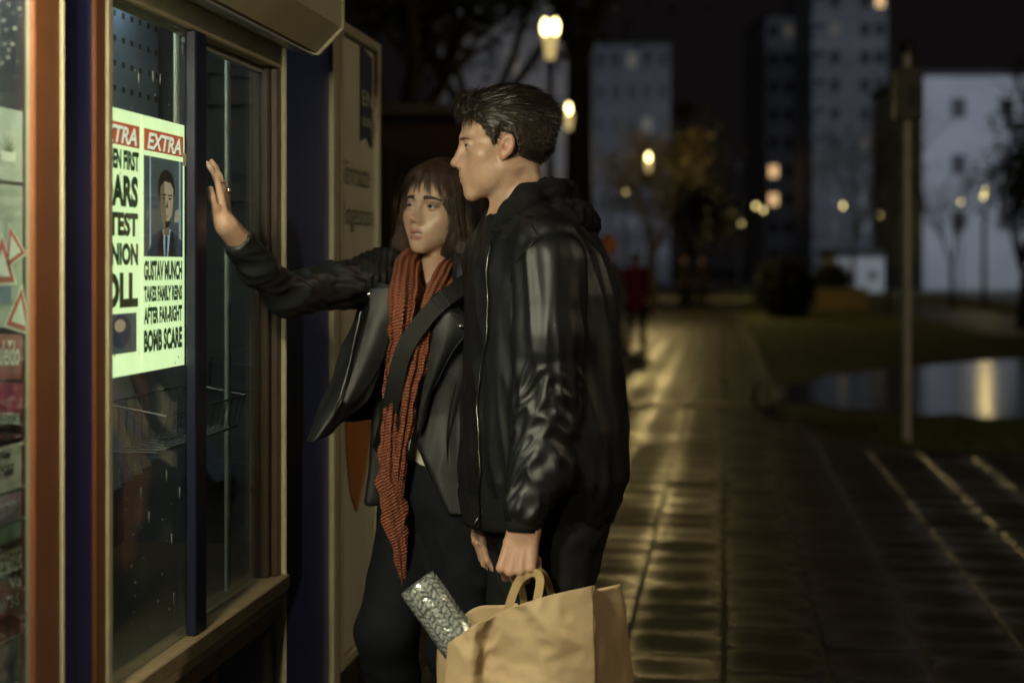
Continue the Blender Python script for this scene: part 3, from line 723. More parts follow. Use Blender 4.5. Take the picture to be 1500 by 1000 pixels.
    # ---- hood of the sweatshirt lying on the shoulders
    ring = [F(731, 338, 3.07), F(748, 312, 3.055), F(772, 290, 3.06), F(806, 281, 3.12), F(826, 285, 3.20), F(806, 287, 3.28), F(765, 305, 3.28), F(735, 335, 3.24)]
    low = [F(745, 345, 3.04), F(775, 325, 3.02), F(815, 318, 3.06), F(846, 322, 3.14), F(852, 330, 3.22), F(825, 330, 3.31), F(780, 335, 3.33)]
    def hood(p):
        d = chain(p, ring, [.016, .021, .026, .028, .030, .028, .024, .018], .02)
        d = smin(d, chain(p, low, [.014, .020, .027, .034, .037, .033, .026], .02), .016)
        d = smin(d, ell(p, F(832, 328, 3.17), (.055, .11, .050)), .03)
        return smax(d, -cap(p, F(752, 268, 3.15), F(768, 330, 3.15), .060, .056), .01)
    Vd, Qd = mesh_sdf(hood, (xx(700), 2.95, 1.45), (xx(900), 3.42, 1.72), .0042)
    a_ = np.arctan2(Vd[:, 1] - 3.17, Vd[:, 0] - xx(775)); r_ = np.hypot(Vd[:, 1] - 3.17, Vd[:, 0] - xx(775))
    fold = vnoise(np.stack([a_ * 2.2, r_ * 40 + a_ * 3, Vd[:, 2] * 42], 1), 31)
    Vd = disp(Vd, hood, (1 - 2 * np.abs(fold)) * .0035 + .001 * vnoise(Vd * 60, 32))
    mesh_obj('hood', Vd - base, Qd, M_fleece, root, True)
    # ---- trousers and shoes
    def tro(p):
        d = chain(p, [hipl, kl, al + np.array((0, 0, -.02))], [.098, .074, .062], .02); d2 = chain(p, [hipr, kr, ar + np.array((0, 0, -.02))], [.098, .074, .062], .02)
        d = smin(d, d2, .02); d = smin(d, ell(p, F(800, 735, 3.14), (.150, .150, .14)), .05)
        return d
    Vq, Qq = mesh_sdf(tro, (xx(690), 2.85, .02), (xx(920), 3.5, 1.12), .008)
    am = sum(axis_fold(Vq, h, a, sd_, .007, 13, 1.4) * sstep(.03, .0, chain(Vq.astype(np.float32), [h, k, a], [.1, .075, .062])) for h, k, a, sd_ in ((hipl, kl, al, 41), (hipr, kr, ar, 42)))
    Vq = disp(Vq, tro, am + .003 * vnoise(Vq * 18, 43))
    mesh_obj('trousers', Vq - base, Qq, M_jeans, root, True)
    shoes(root, base, [(al, (-.9, -.35, 0)), (ar, (-.95, -.2, 0))])
    return root, capl
def shoes(root, base, feet):
    for a, fw in feet:
        fw = np.array(fw, float); fw /= np.linalg.norm(fw); g = np.array((a[0], a[1], 0.0))
        def sh(p):
            h = g + np.array((0, 0, .045)); d = chain(p, [h - fw * .045, h + fw * .07 + np.array((0, 0, -.006)), h + fw * .165 + np.array((0, 0, -.014))], [.040, .040, .030], .03)
            d = smin(d, cap(p, h, g + np.array((0, 0, .12)), .042, .045), .03)
            return np.maximum(d, .004 - p[:, 2])
        V, Q = mesh_sdf(sh, g + np.array((-.3, -.3, -.02)), g + np.array((.3, .3, .2)), .006)
        o = mesh_obj('shoe', V - base, Q, M_shoe, root, True)
        s, c = np.array((-fw[1], fw[0], 0)), g + fw * .055
        mb = MB(); pl = []
        for k in range(24):
            t = 2 * math.pi * k / 24; pl.append(c + fw * .145 * math.cos(t) + s * (.042 + .006 * math.cos(t)) * math.sin(t))
        V = [p + np.array((0, 0, z)) - base for z in (.0, .022) for p in pl]
        mb.add(V, [tuple(range(24))[::-1], tuple(range(24, 48))] + [(k, (k + 1) % 24, 24 + (k + 1) % 24, 24 + k) for k in range(24)]); mb.build('sole', M_rubber, o)
# ------------------------------------------------------------------ the woman
def catmull(P, n):
    """resample a control polyline (any trailing shape) to n points"""
    P = np.asarray(P, float); m = len(P); t = np.linspace(0, m - 1 - 1e-9, n); i = t.astype(int); u = (t - i).reshape((-1,) + (1,) * (P.ndim - 1))
    g = lambda k: P[np.clip(k, 0, m - 1)]
    p0, p1, p2, p3 = g(i - 1), g(i), g(i + 1), g(i + 2)
    return .5 * (2 * p1 + (p2 - p0) * u + (2 * p0 - 5 * p1 + 4 * p2 - p3) * u ** 2 + (3 * p1 - p0 - 3 * p2 + p3) * u ** 3)
def sheet(name, ctrl, nu, nv, th, m, parent, base, amp=.0, fr=(20, 20, 20), seed=0, crumple=0):
    """cloth sheet with thickness through a grid of control points (rows x cols x 3)"""
    G = catmull(np.asarray(ctrl, float), nu); G = np.swapaxes(catmull(np.swapaxes(G, 0, 1), nv), 0, 1)
    du = np.gradient(G, axis=0); dv = np.gradient(G, axis=1); nn = np.cross(du, dv); nn /= np.linalg.norm(nn, axis=2, keepdims=True) + 1e-12
    if amp: G = G + nn * (amp * vnoise(G.reshape(-1, 3) * np.array(fr), seed)).reshape(nu, nv, 1)
    if crumple: G = G + nn * (crumple * (1 - 2.2 * np.abs(vnoise(G.reshape(-1, 3) * 11, seed + 5)) + .5 * (1 - 2.2 * np.abs(vnoise(G.reshape(-1, 3) * 27, seed + 6))))).reshape(nu, nv, 1) * np.sin(np.linspace(0, math.pi, nv))[None, :, None] ** .5
    A = (G + nn * th / 2).reshape(-1, 3); B = (G - nn * th / 2).reshape(-1, 3); V = np.concatenate([A, B]); k = nu * nv
    Q = [(i * nv + j, i * nv + j + 1, (i + 1) * nv + j + 1, (i + 1) * nv + j) for i in range(nu - 1) for j in range(nv - 1)]
    Q += [(k + i * nv + j, k + (i + 1) * nv + j, k + (i + 1) * nv + j + 1, k + i * nv + j + 1) for i in range(nu - 1) for j in range(nv - 1)]
    bd = [j for j in range(nv)] + [i * nv + nv - 1 for i in range(1, nu)] + [(nu - 1) * nv + j for j in range(nv - 2, -1, -1)] + [i * nv for i in range(nu - 2, 0, -1)]
    Q += [(bd[(i + 1) % len(bd)], bd[i], k + bd[i], k + bd[(i + 1) % len(bd)]) for i in range(len(bd))]
    return mesh_obj(name, V - base, Q, m, parent, True), G
def scarf_tube(name, path, hw, th, m, parent, base, seed=0, pleat=.3, npl=5, n=170, nk=64):
    P = catmull(np.array([F(*p) for p in path]), n); w = catmull(np.array(hw), n); T = np.gradient(P, axis=0); T /= np.linalg.norm(T, axis=1, keepdims=True)
    S = np.cross(T, (0, 1.0, 0)); S /= np.linalg.norm(S, axis=1, keepdims=True) + 1e-9; D = np.cross(S, T)
    s = np.concatenate([[0], np.cumsum(np.linalg.norm(np.diff(P, axis=0), axis=1))]); V = []; A = []
    for k in range(nk):
        a = 2 * math.pi * k / nk; ca, sa = math.cos(a), math.sin(a)
        r = 1 + pleat * (np.cos(npl * a + seed + s * 3) * .7 + .5 * np.cos((npl * 2 + 1) * a + seed * 2 - s * 5)) * abs(sa) + .10 * vnoise(np.stack([s * 26, np.full(n, ca * 2), np.full(n, sa * 2 + seed)], 1), seed)
        tt = th * (w / max(hw)) ** .5
        V.append(P + S * (w * ca * (1 + (.08 + .30 * sstep(.30, .55, s)) * vnoise(np.stack([s * 26, np.full(n, ca * 1.5), np.full(n, seed)], 1), seed + 3)))[:, None] + D * (tt * sa * r)[:, None]); A.append(s + .35 * w * ca * 1.2)
    V = np.stack(V, 1).reshape(-1, 3); A = np.stack(A, 1).reshape(-1)
    Q = [(i * nk + k, i * nk + (k + 1) % nk, (i + 1) * nk + (k + 1) % nk, (i + 1) * nk + k) for i in range(n - 1) for k in range(nk)] + [tuple(range(nk))[::-1], tuple((n - 1) * nk + k for k in range(nk))]
    o = mesh_obj(name, V - base, Q, m, parent, True); attr(o, 's', A); return o
def scarf_mat():
    def bld(m, nt, b, L, tc):
        a = N(nt, 'ShaderNodeAttribute', attribute_name='s'); x = N(nt, 'ShaderNodeMath', operation='MULTIPLY', i1=2 * math.pi / .0072); L(a.outputs['Fac'], x.inputs[0])
        n = N(nt, 'ShaderNodeTexNoise'); n.inputs['Scale'].default_value = 40; L(tc.outputs['Object'], n.inputs['Vector'])
        ad = N(nt, 'ShaderNodeMath', operation='MULTIPLY_ADD', i1=2.5); L(n.outputs['Fac'], ad.inputs[0]); L(x.outputs[0], ad.inputs[2])
        s = N(nt, 'ShaderNodeMath', operation='SINE'); L(ad.outputs[0], s.inputs[0])
        r = N(nt, 'ShaderNodeMapRange', i1=-.9, i2=.9); L(s.outputs[0], r.inputs[0])
        mx = N(nt, 'ShaderNodeMix', data_type='RGBA', i6=(.17, .05, .038, 1), i7=(.40, .15, .080, 1)); L(r.outputs[0], mx.inputs[0]); L(mx.outputs[2], b.inputs['Base Color'])
        bp = N(nt, 'ShaderNodeBump'); bp.inputs['Strength'].default_value = .7; bp.inputs['Distance'].default_value = .003; L(s.outputs[0], bp.inputs['Height']); L(bp.outputs[0], b.inputs['Normal'])
    return mat('rust striped scarf', (.4, .12, .05), .9, spec=.15, build=bld)
M_scarf = scarf_mat()
M_top = mat('pale cotton top', (.55, .53, .44), .85, bump=(300, .3))
M_strap = mat('black webbing', (.006, .006, .006), .7)
M_silver = mat('silver', (.7, .68, .62), .25, metal=1)
M_gold = mat('ring gold', (.75, .6, .38), .25, metal=1)

def build_woman():
    base = F(640, 388, 3.5); base[2] = 0
    root = empty('person', toW(base), YAW, 'young woman in open leather jacket and rust striped scarf, hand on the glass', 'person')
    a = math.radians(31)
    fr = Frame(F(644, 307, 3.54), (-math.sin(a), -math.cos(a), .10), (.07, 0, 1), 1.0)
    neck = [fr.out((0, -.020, -.070)), F(641, 408, 3.535), F(641, 440, 3.53)]
    sr, el, wr = F(556, 408, 3.52), F(420, 434, 3.25), F(333, 332, 3.045)
    sl, ell_, wl = F(706, 408, 3.42), F(740, 560, 3.50), F(745, 680, 3.46)
    def fh(p):
        d = head_sdf(fr.loc(p), True) * fr.s
        return smin(d, chain(p, neck, [.044, .045, .085], .02), .02)
    Vh, Qh = mesh_sdf(fh, fr.o + np.array((-.15, -.14, -.22)), fr.o + np.array((.15, .14, .14)), .0021)
    # right hand flat on the recessed pane
    nrm = np.array((-cy, sy, 0))                       # into the glass
    tip = F(311, 226, 3.10); tipdir = tip - wr
    hr = Frame(wr, tipdir - nrm * (tipdir @ nrm) * .25, -nrm, .80)
    capr = hand_caps(hr, -1, [(.10, .22, .15), (.05, .20, .12), (.08, .25, .15), (.12, .3, .2)], .10, [(.042, .040, -.012), (.062, .064, -.012), (.074, .086, -.010)])
    hl = Frame(wl, (0, -.1, -1), (.6, -.8, 0), .92); capl = hand_caps(hl, 1, [(.3, .5, .3)] * 4, .03)
    fa = lambda p: smin(hand_sdf(p, capr), cap(p, el, wr, .040, .0245), .02)
    fb = lambda p: smin(hand_sdf(p, capl), cap(p, ell_, wl, .040, .0245), .02)
    Va, Qa = mesh_sdf(fa, np.minimum(np.minimum(el, wr), tip) - .10, np.maximum(np.maximum(el, wr), tip) + .10, .0025)
    Vb, Qb = mesh_sdf(fb, np.minimum(ell_, wl) - .22, np.maximum(ell_, wl) + .1, .004)
    hipr, hipl = F(610, 735, 3.53), F(672, 735, 3.44); kr, kl = F(566, 925, 3.35), F(668, 950, 3.38); ar, al = F(612, 1235, 3.55), F(690, 1220, 3.46)
    def trunk(p):
        d = ell(p, F(640, 500, 3.52), (.10, .085, .22)); d = smin(d, ell(p, F(641, 700, 3.49), (.12, .10, .13)), .08)
        for s, e, w in ((sr, el, wr), (sl, ell_, wl)): d = smin(d, chain(p, [s, e, w], [.042, .038, .022]), .03)
        for h, k, f in ((hipr, kr, ar), (hipl, kl, al)): d = smin(d, chain(p, [h, k, f], [.065, .046, .030]), .03)
        return d
    Vt, Qt = mesh_sdf(trunk, (-.72, 2.95, 0.0), (.08, 3.8, 1.5), .012)
    V, Q = join((Vh, Qh), (Va, Qa), (Vb, Qb), (Vt, Qt))
    o = mesh_obj('body', V - base, Q, M_skin_w, root, True)
    t, l = skin_tint(fr.loc(V), True); nh = len(Vh); t[nh:] = .15; l[nh:] = 0; attr(o, 'red', t); attr(o, 'lid', l)
    eyeballs(fr, root, base, (.02, 1, -.02)); brows(fr, root, base, fh, .0042, .0085, 460, .0138, .0125)
    mb = MB(); mb.add([fr.out((x, .0835 - 14 * x * x, z)) - base for x in np.linspace(-.014, .014, 9) for z in (-.0745, -.0690)], [(2 * i, 2 * i + 2, 2 * i + 3, 2 * i + 1) for i in range(8)]); mb.build('teeth', M_teeth, root, True)
    # rings
    for (i, j, tt, big) in ((5, 0, .55, 0), (9, 0, .5, 1)):
        c0, c1, ra, rb = capr[i]; c = c0 + (c1 - c0) * tt; ax = (c1 - c0) / np.linalg.norm(c1 - c0); u = np.cross(ax, nrm); u /= np.linalg.norm(u); v = np.cross(ax, u)
        mb = MB(); mb.tube([c + (ra + .0008) * (math.cos(q) * u + math.sin(q) * v) - base for q in np.linspace(0, 2 * math.pi, 17)], .0018, 6, False)
        if big: mb.add(*[(lambda b_: (b_.V, b_.F))(MB().box(c - nrm * (ra + .004) - base - .005, c - nrm * (ra + .004) - base + .005, .002))][0])
        mb.build('ring', M_gold, root, True)
    # ---- hair: a bob with a fringe
    def hvol(p):
        L = fr.loc(p); d, q = skull_sdf(L, True)
        face = sstep(.052, .066, L[:, 1] - .25 * np.maximum(0, .02 - L[:, 2]) * 0) * sstep(.078, .058, L[:, 2])
        d = d - (.013 - .020 * face)
        d = smin(d, ell(L, (0, -.045, -.050), (.092, .076, .125)), .03)
        for s in (1, -1):
            d = smin(d, chain(L, [(.070 * s, .016, .045), (.080 * s, .018, -.02), (.090 * s, .012, -.090), (.100 * s - .01, .004, -.165)], [.014, .022, .031 - .006 * s, .026 - .008 * s], .02), .03)
        d = smax(d, -cap(L, (0, .09, .02), (0, .085, -.15), .062, .058), .012)
        return d * fr.s
    def hv2(p): return hvol(p)
    Vc, Qc = mesh_sdf(hv2, fr.o + np.array((-.19, -.17, -.24)), fr.o + np.array((.20, .20, .17)), .0034)
    L = fr.loc(Vc); an = np.arctan2(L[:, 0], L[:, 1] + .02)
    Vc = disp(Vc, hv2, .0035 * vnoise(np.stack([an * 14, L[:, 2] * 6, an * 0], 1), 51) * sstep(.11, .05, L[:, 2]))
    ho = mesh_obj('hair', Vc - base, Qc, M_hair_w, root, True)
    idx = rng.choice(len(Vc), 9000); P0 = Vc[idx]; L0 = fr.loc(P0); G = grad(hv2, P0)
    okk = (L0[:, 2] > -.15); P0, L0, G = P0[okk], L0[okk], G[okk]; m = len(P0); wv = rng.normal(0, .13, (m, 3)); pz = 5 * vnoise(L0 * 22, 52) + rng.random(m) * 1.2
    tipz = -.172 + rng.normal(0, .014, m) - .010 * (L0[:, 0] > 0); ln = np.clip(L0[:, 2] - tipz, .02, .12) * rng.uniform(.8, 1.15, m)
    def sd(P, s):
        g = grad(hv2, P); LL = fr.loc(P); D = np.zeros((m, 3)); D[:, 2] = -1; D += fr.dirs(np.stack([np.sign(LL[:, 0]) * .5 * sstep(.06, .1, LL[:, 2]), -.25 * sstep(.06, .1, LL[:, 2]), np.zeros(m)], 1))
        D = D + wv + .38 * np.stack([np.sin(s * 6 + pz), np.cos(s * 5 + pz), 0 * pz], 1) * sstep(.0, -.08, LL[:, 2])[:, None]; D = D - g * ((D * g).sum(1) * .85)[:, None]
        return D / (np.linalg.norm(D, axis=1, keepdims=True) + 1e-9)
    V1, Q1 = ribbons(P0, G, sd, 9, ln / 9, rng.uniform(.0008, .0018, m), hv2, lambda s: .0005 + .0015 * s, .15, rng.normal(0, .4, m))
    # fringe
    nf = 760; u = rng.uniform(-1, 1, nf); Lr = np.stack([u * .048, .056 - .030 * u * u + .012 * rng.random(nf), .104 + .004 * rng.random(nf)], 1); P0 = fr.out(Lr); G = grad(fh, P0)
    clump = np.round(u * 13) / 13; ud = (clump - u) * .55; lnf = (.083 + .020 * u * u + .008 * np.sin(clump * 17) + rng.normal(0, .004, nf)) * np.where(np.abs(np.round(clump * 13)) % 4 == 1, .82, 1)
    fsk = lambda p: fh(p)
    def sf(P, s):
        D = fr.dirs(np.stack([u * .35 + ud * 1.2 + rng.normal(0, .04, nf), .95 * (1 - 1.6 * s) * np.ones(nf), -.40 - .8 * s * np.ones(nf)], 1)); return D / np.linalg.norm(D, axis=1, keepdims=True)
    V2, Q2 = ribbons(P0, G, sf, 8, lnf / 8 * 1.1, rng.uniform(.0006, .0012, nf), lambda p: np.minimum(fh(p), hv2(p) + .002), lambda s: .0035, .1, rng.normal(0, .3, nf))
    # loose locks beside the face
    nl = 420; sg = np.where(rng.random(nl) < .5, 1, -1); Lr = np.stack([sg * (.071 + .010 * rng.random(nl)), .045 + .020 * rng.random(nl), .060 + .02 * rng.random(nl)], 1); P0 = fr.out(Lr); G = grad(fh, P0)
    def sl_(P, s):
        D = fr.dirs(np.stack([sg * (.35 - .30 * s) + rng.normal(0, .05, nl), -.10 - .10 * s + .30 * np.sin(s * 7 + sg), -1 * np.ones(nl)], 1)); return D / np.linalg.norm(D, axis=1, keepdims=True)
    V3, Q3 = ribbons(P0, G, sl_, 12, rng.uniform(.14, .215, nl) / 12, rng.uniform(.0008, .0016, nl), fsk, lambda s: .010 + .006 * s, .12, rng.normal(0, .4, nl))
    V, Q = join((V1, Q1), (V2, Q2), (V3, Q3)); mesh_obj('hair_strands', V - base, Q, M_hair_w, ho)

    # ---- clothes
    d0 = 3.5; zz = lambda py: CAMZ + (HOR - py) / FPX * d0; xx = lambda px: (px - 750) / FPX * d0; yb = math.radians(-30)
    top_rows = [(zz(700), xx(640), 3.50, .150, .110), (zz(640), xx(637), 3.50, .135, .098), (zz(560), xx(637), 3.51, .138, .100), (zz(490), xx(637), 3.51, .150, .108), (zz(430), xx(638), 3.52, .155, .090), (zz(404), xx(640), 3.53, .11, .065)]
    def top(p):
        d = loft(p, top_rows, yb, 2.1)
        for px, dd in ((606, 3.44), (652, 3.41)): d = smin(d, ell(p, F(px, 498, dd), (.058, .052, .062)), .03)
        d = smin(d, cap(p, sr + np.array((.03, 0, 0)), sl - np.array((.03, 0, 0)), .036, .036), .05)
        return smax(d, -cap(p, F(638, 380, 3.44), F(632, 425, 3.40), .070, .045), .02)
    Vp, Qp = mesh_sdf(top, (xx(560), 3.25, zz(705)), (xx(725), 3.75, zz(380)), .006)
    Vp = disp(Vp, top, .004 * vnoise(Vp * np.array((30, 30, 14)), 61)); mesh_obj('top', Vp - base, Qp, M_top, root, True)
    jr = [(zz(738), xx(642), 3.50, .185, .150), (zz(690), xx(641), 3.505, .175, .142), (zz(600), xx(640), 3.515, .172, .136), (zz(500), xx(639), 3.52, .182, .140), (zz(440), xx(639), 3.525, .185, .122), (zz(405), xx(640), 3.53, .16, .095), (zz(388), xx(641), 3.54, .10, .07)]
    arm = [sr, (sr + el) / 2 + np.array((0, 0, .004)), el, (el + wr) / 2 + np.array((-.004, -.004, -.008)), wr + (el - wr) * .16]; ra = [.063, .053, .043, .038, .033]
    arml = [sl, ell_, wl]; rl = [.066, .056, .042]
    cutd = (wr - el) / np.linalg.norm(wr - el); cutp = wr + (el - wr) * .22
    oz = [zz(k) for k in (760, 740, 700, 640, 600, 560, 500, 450, 420, 390)]; ox = [xx(k) for k in (672, 664, 645, 616, 618, 628, 644, 655, 660, 662)]
    def jk(p):
        d = loft(p, jr, yb, 2.2); d = smin(d, chain(p, [sr, F(640, 396, 3.56), sl], [.066, .055, .066], .02), .04)
        right_edge = np.interp(p[:, 2], oz, ox)
        d = smax(d, -np.maximum(p[:, 0] - right_edge, p[:, 1] - (3.535 + .30 * (p[:, 0] - xx(640)))), .010)      # open front
        sl1 = np.maximum(chain(p, arm, ra, .02), (p - cutp.astype(np.float32)) @ cutd.astype(np.float32) - .018)
        d = smin(d, sl1, .035); d = smin(d, chain(p, arml, rl, .02), .02)
        return smax(d, -cap(p, F(640, 350, 3.50), F(634, 425, 3.44), .062, .060), .012)
    Vj, Qj = mesh_sdf(jk, (-.66, 2.98, zz(745)), (xx(752), 3.75, zz(350)), .0052)
    da = chain(Vj.astype(np.float32), arm, ra, .02); w = sstep(.014, -.002, da)
    am = w * (axis_fold(Vj, sr + np.array((.06, 0, 0)), el, 71, .0075, 21, 1.4) + axis_fold(Vj, el + (sr - el) * .25, wr, 73, .0060, 26, 1.3))
    am += (1 - w) * ((1 - 2 * np.abs(vnoise(np.stack([Vj[:, 0] * 18, Vj[:, 1] * 14, Vj[:, 2] * 4], 1), 75))) * .006)
    quilt = sstep(.10, .05, np.linalg.norm(Vj - F(556, 400, 3.47), axis=1)); am += quilt * .0035 * np.sin(Vj[:, 0] * 420)
    Vj = disp(Vj, jk, am); jo = mesh_obj('leather_jacket', Vj - base, Qj, M_leather_w, root, True)
    # front panel swung out under the raised arm
    flap, Gf = sheet('front_panel', [[F(533, 408, 3.47), F(552, 412, 3.42), F(578, 420, 3.40)],
                          [F(524, 455, 3.46), F(548, 460, 3.40), F(577, 468, 3.40)],
                          [F(498, 520, 3.44), F(527, 530, 3.37), F(562, 530, 3.41)],
                          [F(472, 585, 3.41), F(500, 590, 3.35), F(535, 585, 3.43)],
                          [F(446, 645, 3.38), F(462, 645, 3.33), F(496, 622, 3.42)]], 50, 30, .003, M_leather_w, jo, base, .011, (18, 18, 8), 81)
    sheet('lining', [[F(540, 415, 3.52), F(560, 415, 3.57), F(585, 415, 3.56)], [F(525, 500, 3.50), F(555, 500, 3.60), F(588, 500, 3.57)], [F(490, 618, 3.44), F(530, 616, 3.58), F(585, 606, 3.56)]], 20, 20, .004, M_lining, jo, base, .003, (20, 20, 12), 82)
    # lapels
    lap, _ = sheet('lapel', [[F(541, 424, 3.392), F(560, 421, 3.382), F(580, 420, 3.37)], [F(540, 455, 3.375), F(556, 462, 3.365), F(577, 470, 3.37)], [F(524, 520, 3.36), F(536, 532, 3.355), F(553, 545, 3.37)], [F(502, 590, 3.345), F(508, 592, 3.345), F(515, 592, 3.36)]], 30, 14, .005, M_leather_w, jo, base, .002, (20, 20, 20), 83)
    lap2, _ = sheet('lapel', [[F(642, 443, 3.335), F(650, 443, 3.335), F(662, 440, 3.35)], [F(636, 478, 3.325), F(660, 468, 3.315), F(688, 478, 3.325)], [F(627, 530, 3.33), F(645, 525, 3.318), F(662, 515, 3.328)], [F(616, 590, 3.34), F(624, 585, 3.335), F(634, 570, 3.34)], [F(610, 636, 3.35), F(614, 633, 3.35), F(618, 628, 3.352)]], 34, 16, .005, M_leather_w, jo, base, .002, (20, 20, 20), 84)
    def edge_tube(name, pts, r, m, par): MB().tube(catmull(np.array([F(*p) for p in pts]) - base, 40), r, 6).build(name, m, par, True)
    edge_tube('zip', [(529, 455, 3.40), (521, 490, 3.385), (510, 540, 3.355), (497, 585, 3.335), (487, 615, 3.345)], .0025, M_zip2, jo)
    edge_tube('zip', [(668, 560, 3.33), (658, 610, 3.34), (655, 660, 3.35), (662, 712, 3.35)], .0025, M_zip2, jo)
    edge_tube('seam', [(541, 424, 3.388), (560, 421, 3.378), (580, 420, 3.366)], .0016, M_leather_w, jo)
    edge_tube('seam', [(642, 443, 3.330), (664, 458, 3.312), (689, 479, 3.318), (664, 513, 3.318), (636, 568, 3.332)], .0016, M_leather_w, jo)
    for p in ((541, 431, 3.385), (675, 478, 3.308)):
        mb = MB(); c = F(*p) - base; mb.tube([c + np.array((0, .004, 0)), c, c - np.array((0, .003, 0)), c - np.array((0, .0045, 0))], [.0065, .0065, .0055, .002], 14); mb.build('snap_button', M_silver, jo, True)
    # collar round the back of the neck
    sheet('collar', [[F(572, 405, 3.46), F(600, 385, 3.60), F(645, 378, 3.66), F(690, 388, 3.56), F(702, 420, 3.38)], [F(582, 425, 3.43), F(596, 405, 3.58), F(645, 400, 3.66), F(692, 408, 3.56), F(690, 445, 3.36)]], 8, 40, .006, M_leather_w, jo, base, .002, (20, 20, 20), 85)
    # scarf
    sc = scarf_tube('scarf', [(665, 392, 3.64), (630, 380, 3.64), (603, 380, 3.53), (594, 408, 3.41), (590, 450, 3.355), (585, 495, 3.35), (577, 545, 3.36), (572, 620, 3.36), (568, 690, 3.355), (577, 748, 3.35), (586, 800, 3.35), (591, 862, 3.36)],
               [.024, .026, .030, .034, .036, .029, .021, .018, .028, .034, .019, .008], .026, M_scarf, root, base, 1, .50, 6)
    scarf_tube('scarf_end', [(640, 382, 3.64), (664, 384, 3.54), (654, 405, 3.43), (637, 438, 3.365), (624, 478, 3.340), (616, 520, 3.335), (604, 570, 3.335), (594, 630, 3.345), (586, 690, 3.345), (582, 745, 3.35)],
               [.026, .030, .032, .028, .020, .026, .018, .015, .014, .010], .024, M_scarf, sc, base, 4, .50, 6)
    # bag strap with buckle
    P = catmull(np.array([F(*p) for p in [(712, 392, 3.42), (690, 408, 3.36), (664, 428, 3.318), (638, 448, 3.300), (606, 488, 3.300), (588, 522, 3.305), (577, 570, 3.325), (568, 615, 3.37), (556, 660, 3.47)]]), 50)
    T = np.gradient(P, axis=0); T /= np.linalg.norm(T, axis=1, keepdims=True); S = np.cross(T, (0.15, 1.0, 0.1)); S /= np.linalg.norm(S, axis=1, keepdims=True); D = np.cross(S, T)
    Vs = np.stack([P + S * a_ * .020 + D * b_ * .0016 for a_, b_ in ((-1, -1), (1, -1), (1, 1), (-1, 1))], 1).reshape(-1, 3)
    Qs = [(i * 4 + k, i * 4 + (k + 1) % 4, i * 4 + 4 + (k + 1) % 4, i * 4 + 4 + k) for i in range(49) for k in range(4)]
    st = mesh_obj('bag_strap', Vs - base, Qs, M_strap, root)
    i = 17; c = P[i] - D[i] * .004; c = c if c[1] < P[i][1] else P[i] + D[i] * .004
    mb = MB(); mb.tube([c + S[i] * .021 * a_ + T[i] * .012 * b_ - base for a_, b_ in ((-1, -1), (1, -1), (1, 1), (-1, 1), (-1, -1))], .0018, 6); mb.build('buckle', M_silver, st)
    # ---- jeans, boots
    def tro(p):
        d = chain(p, [hipr, kr, ar], [.086, .066, .062], .03); d = smin(d, chain(p, [hipl, kl, al], [.086, .062, .060], .03), .02)
        d = smin(d, ell(p, F(641, 715, 3.49), (.135, .115, .13)), .05); return np.maximum(d, p[:, 2] - zz(634))
    Vq, Qq = mesh_sdf(tro, (xx(520), 3.15, .03), (xx(745), 3.75, zz(625)), .007)
    am = sum(axis_fold(Vq, h, f, s_, .006, 14, 1.4) * sstep(.03, 0, chain(Vq.astype(np.float32), [h, k, f], [.09, .07, .06])) for h, k, f, s_ in ((hipr, kr, ar, 91), (hipl, kl, al, 92)))
    mesh_obj('jeans', disp(Vq, tro, am + .002 * vnoise(Vq * 20, 93)) - base, Qq, M_jeans_w, root, True)
    shoes(root, base, [(ar, (-.6, -.8, 0)), (al, (-.5, -.85, 0))])
    return root
M_zip2 = mat('dark zip', (.12, .12, .12), .35, metal=1)
# ------------------------------------------------------------------ street lamps, far buildings, trees
M_post = mat('lamp post paint', (.02, .02, .02), .45)
M_pole = mat('weathered steel pole', (.55, .52, .45), .5, noise=(12, .7, (.42, .39, .33)), bump=(80, .3))
def glow(name, col, s): return mat(name, (.8, .75, .6), .4, emit=col, emit_s=s)
def lamp_parts(root, h, gl, power, col, detail=True, twin=False):
    MB().lathe([(.085, 0), (.085, .25), (.06, .30), (.05, .7), (.038, h - .55), (.05, h - .52), (.05, h - .48)], n=12).build('post', M_post, root, True)
    n_b = 2 if twin else 1
    for i in range(n_b):
        x = (i - .5) * .13 if twin else 0
        MB().lathe([(.02, h - .16), (.042, h - .12), (.052, h - .06), (.042, h + .0), (.02, h + .05)], (x, 0, 0), n=12).build('bulb', gl, root, True)
    if detail: MB().lathe([(.045, h - .48), (.06, h - .46), (.10, h - .17), (.10, h - .165), (.02, h - .162)], n=14).build('lantern_glass', G_cone, root, True)
    if power:
        l = bpy.data.lights.new('lamp_light', 'POINT'); l.energy = power; l.color = col; l.shadow_soft_size = .16
        o = bpy.data.objects.new('lamp_light', l); C.objects.link(o); o.parent = root; o.location = (0, 0, h - .05)
WARM = (1, .74, .28); G_warm = glow('warm lantern glass', (1, .82, .36), 9.0); G_warm2 = glow('far lantern glass', (1, .80, .30), 6.0); G_cone = glow('frosted lantern cone', (1, .74, .28), .6); G_cool = glow('added flood lens glow', (.75, .95, .85), 5)
def lamp(px, py, h, label, gl=None, power=0, group=None, d=None, col=WARM, detail=True, twin=False):
    d = d or (h - .25 - CAMZ) * FPX / (HOR - py); p = Wp(px, py, d)
    r = empty('street_lamp', (p.x, p.y, -.05), 0, label, 'street lamp', group); lamp_parts(r, h + .05, gl or G_warm, power, col, detail, twin); return r
lamp(806, 62, 4.6, 'street lamp with bright conical lantern beside the tall dark tree trunk', power=35, twin=True)
lamp(833, 174, 4.6, 'street lamp glowing just past the dark tree trunk, second along the path', power=50)
lamp(950, 240, 4.6, 'street lamp with amber light shining into an autumn tree', power=650)
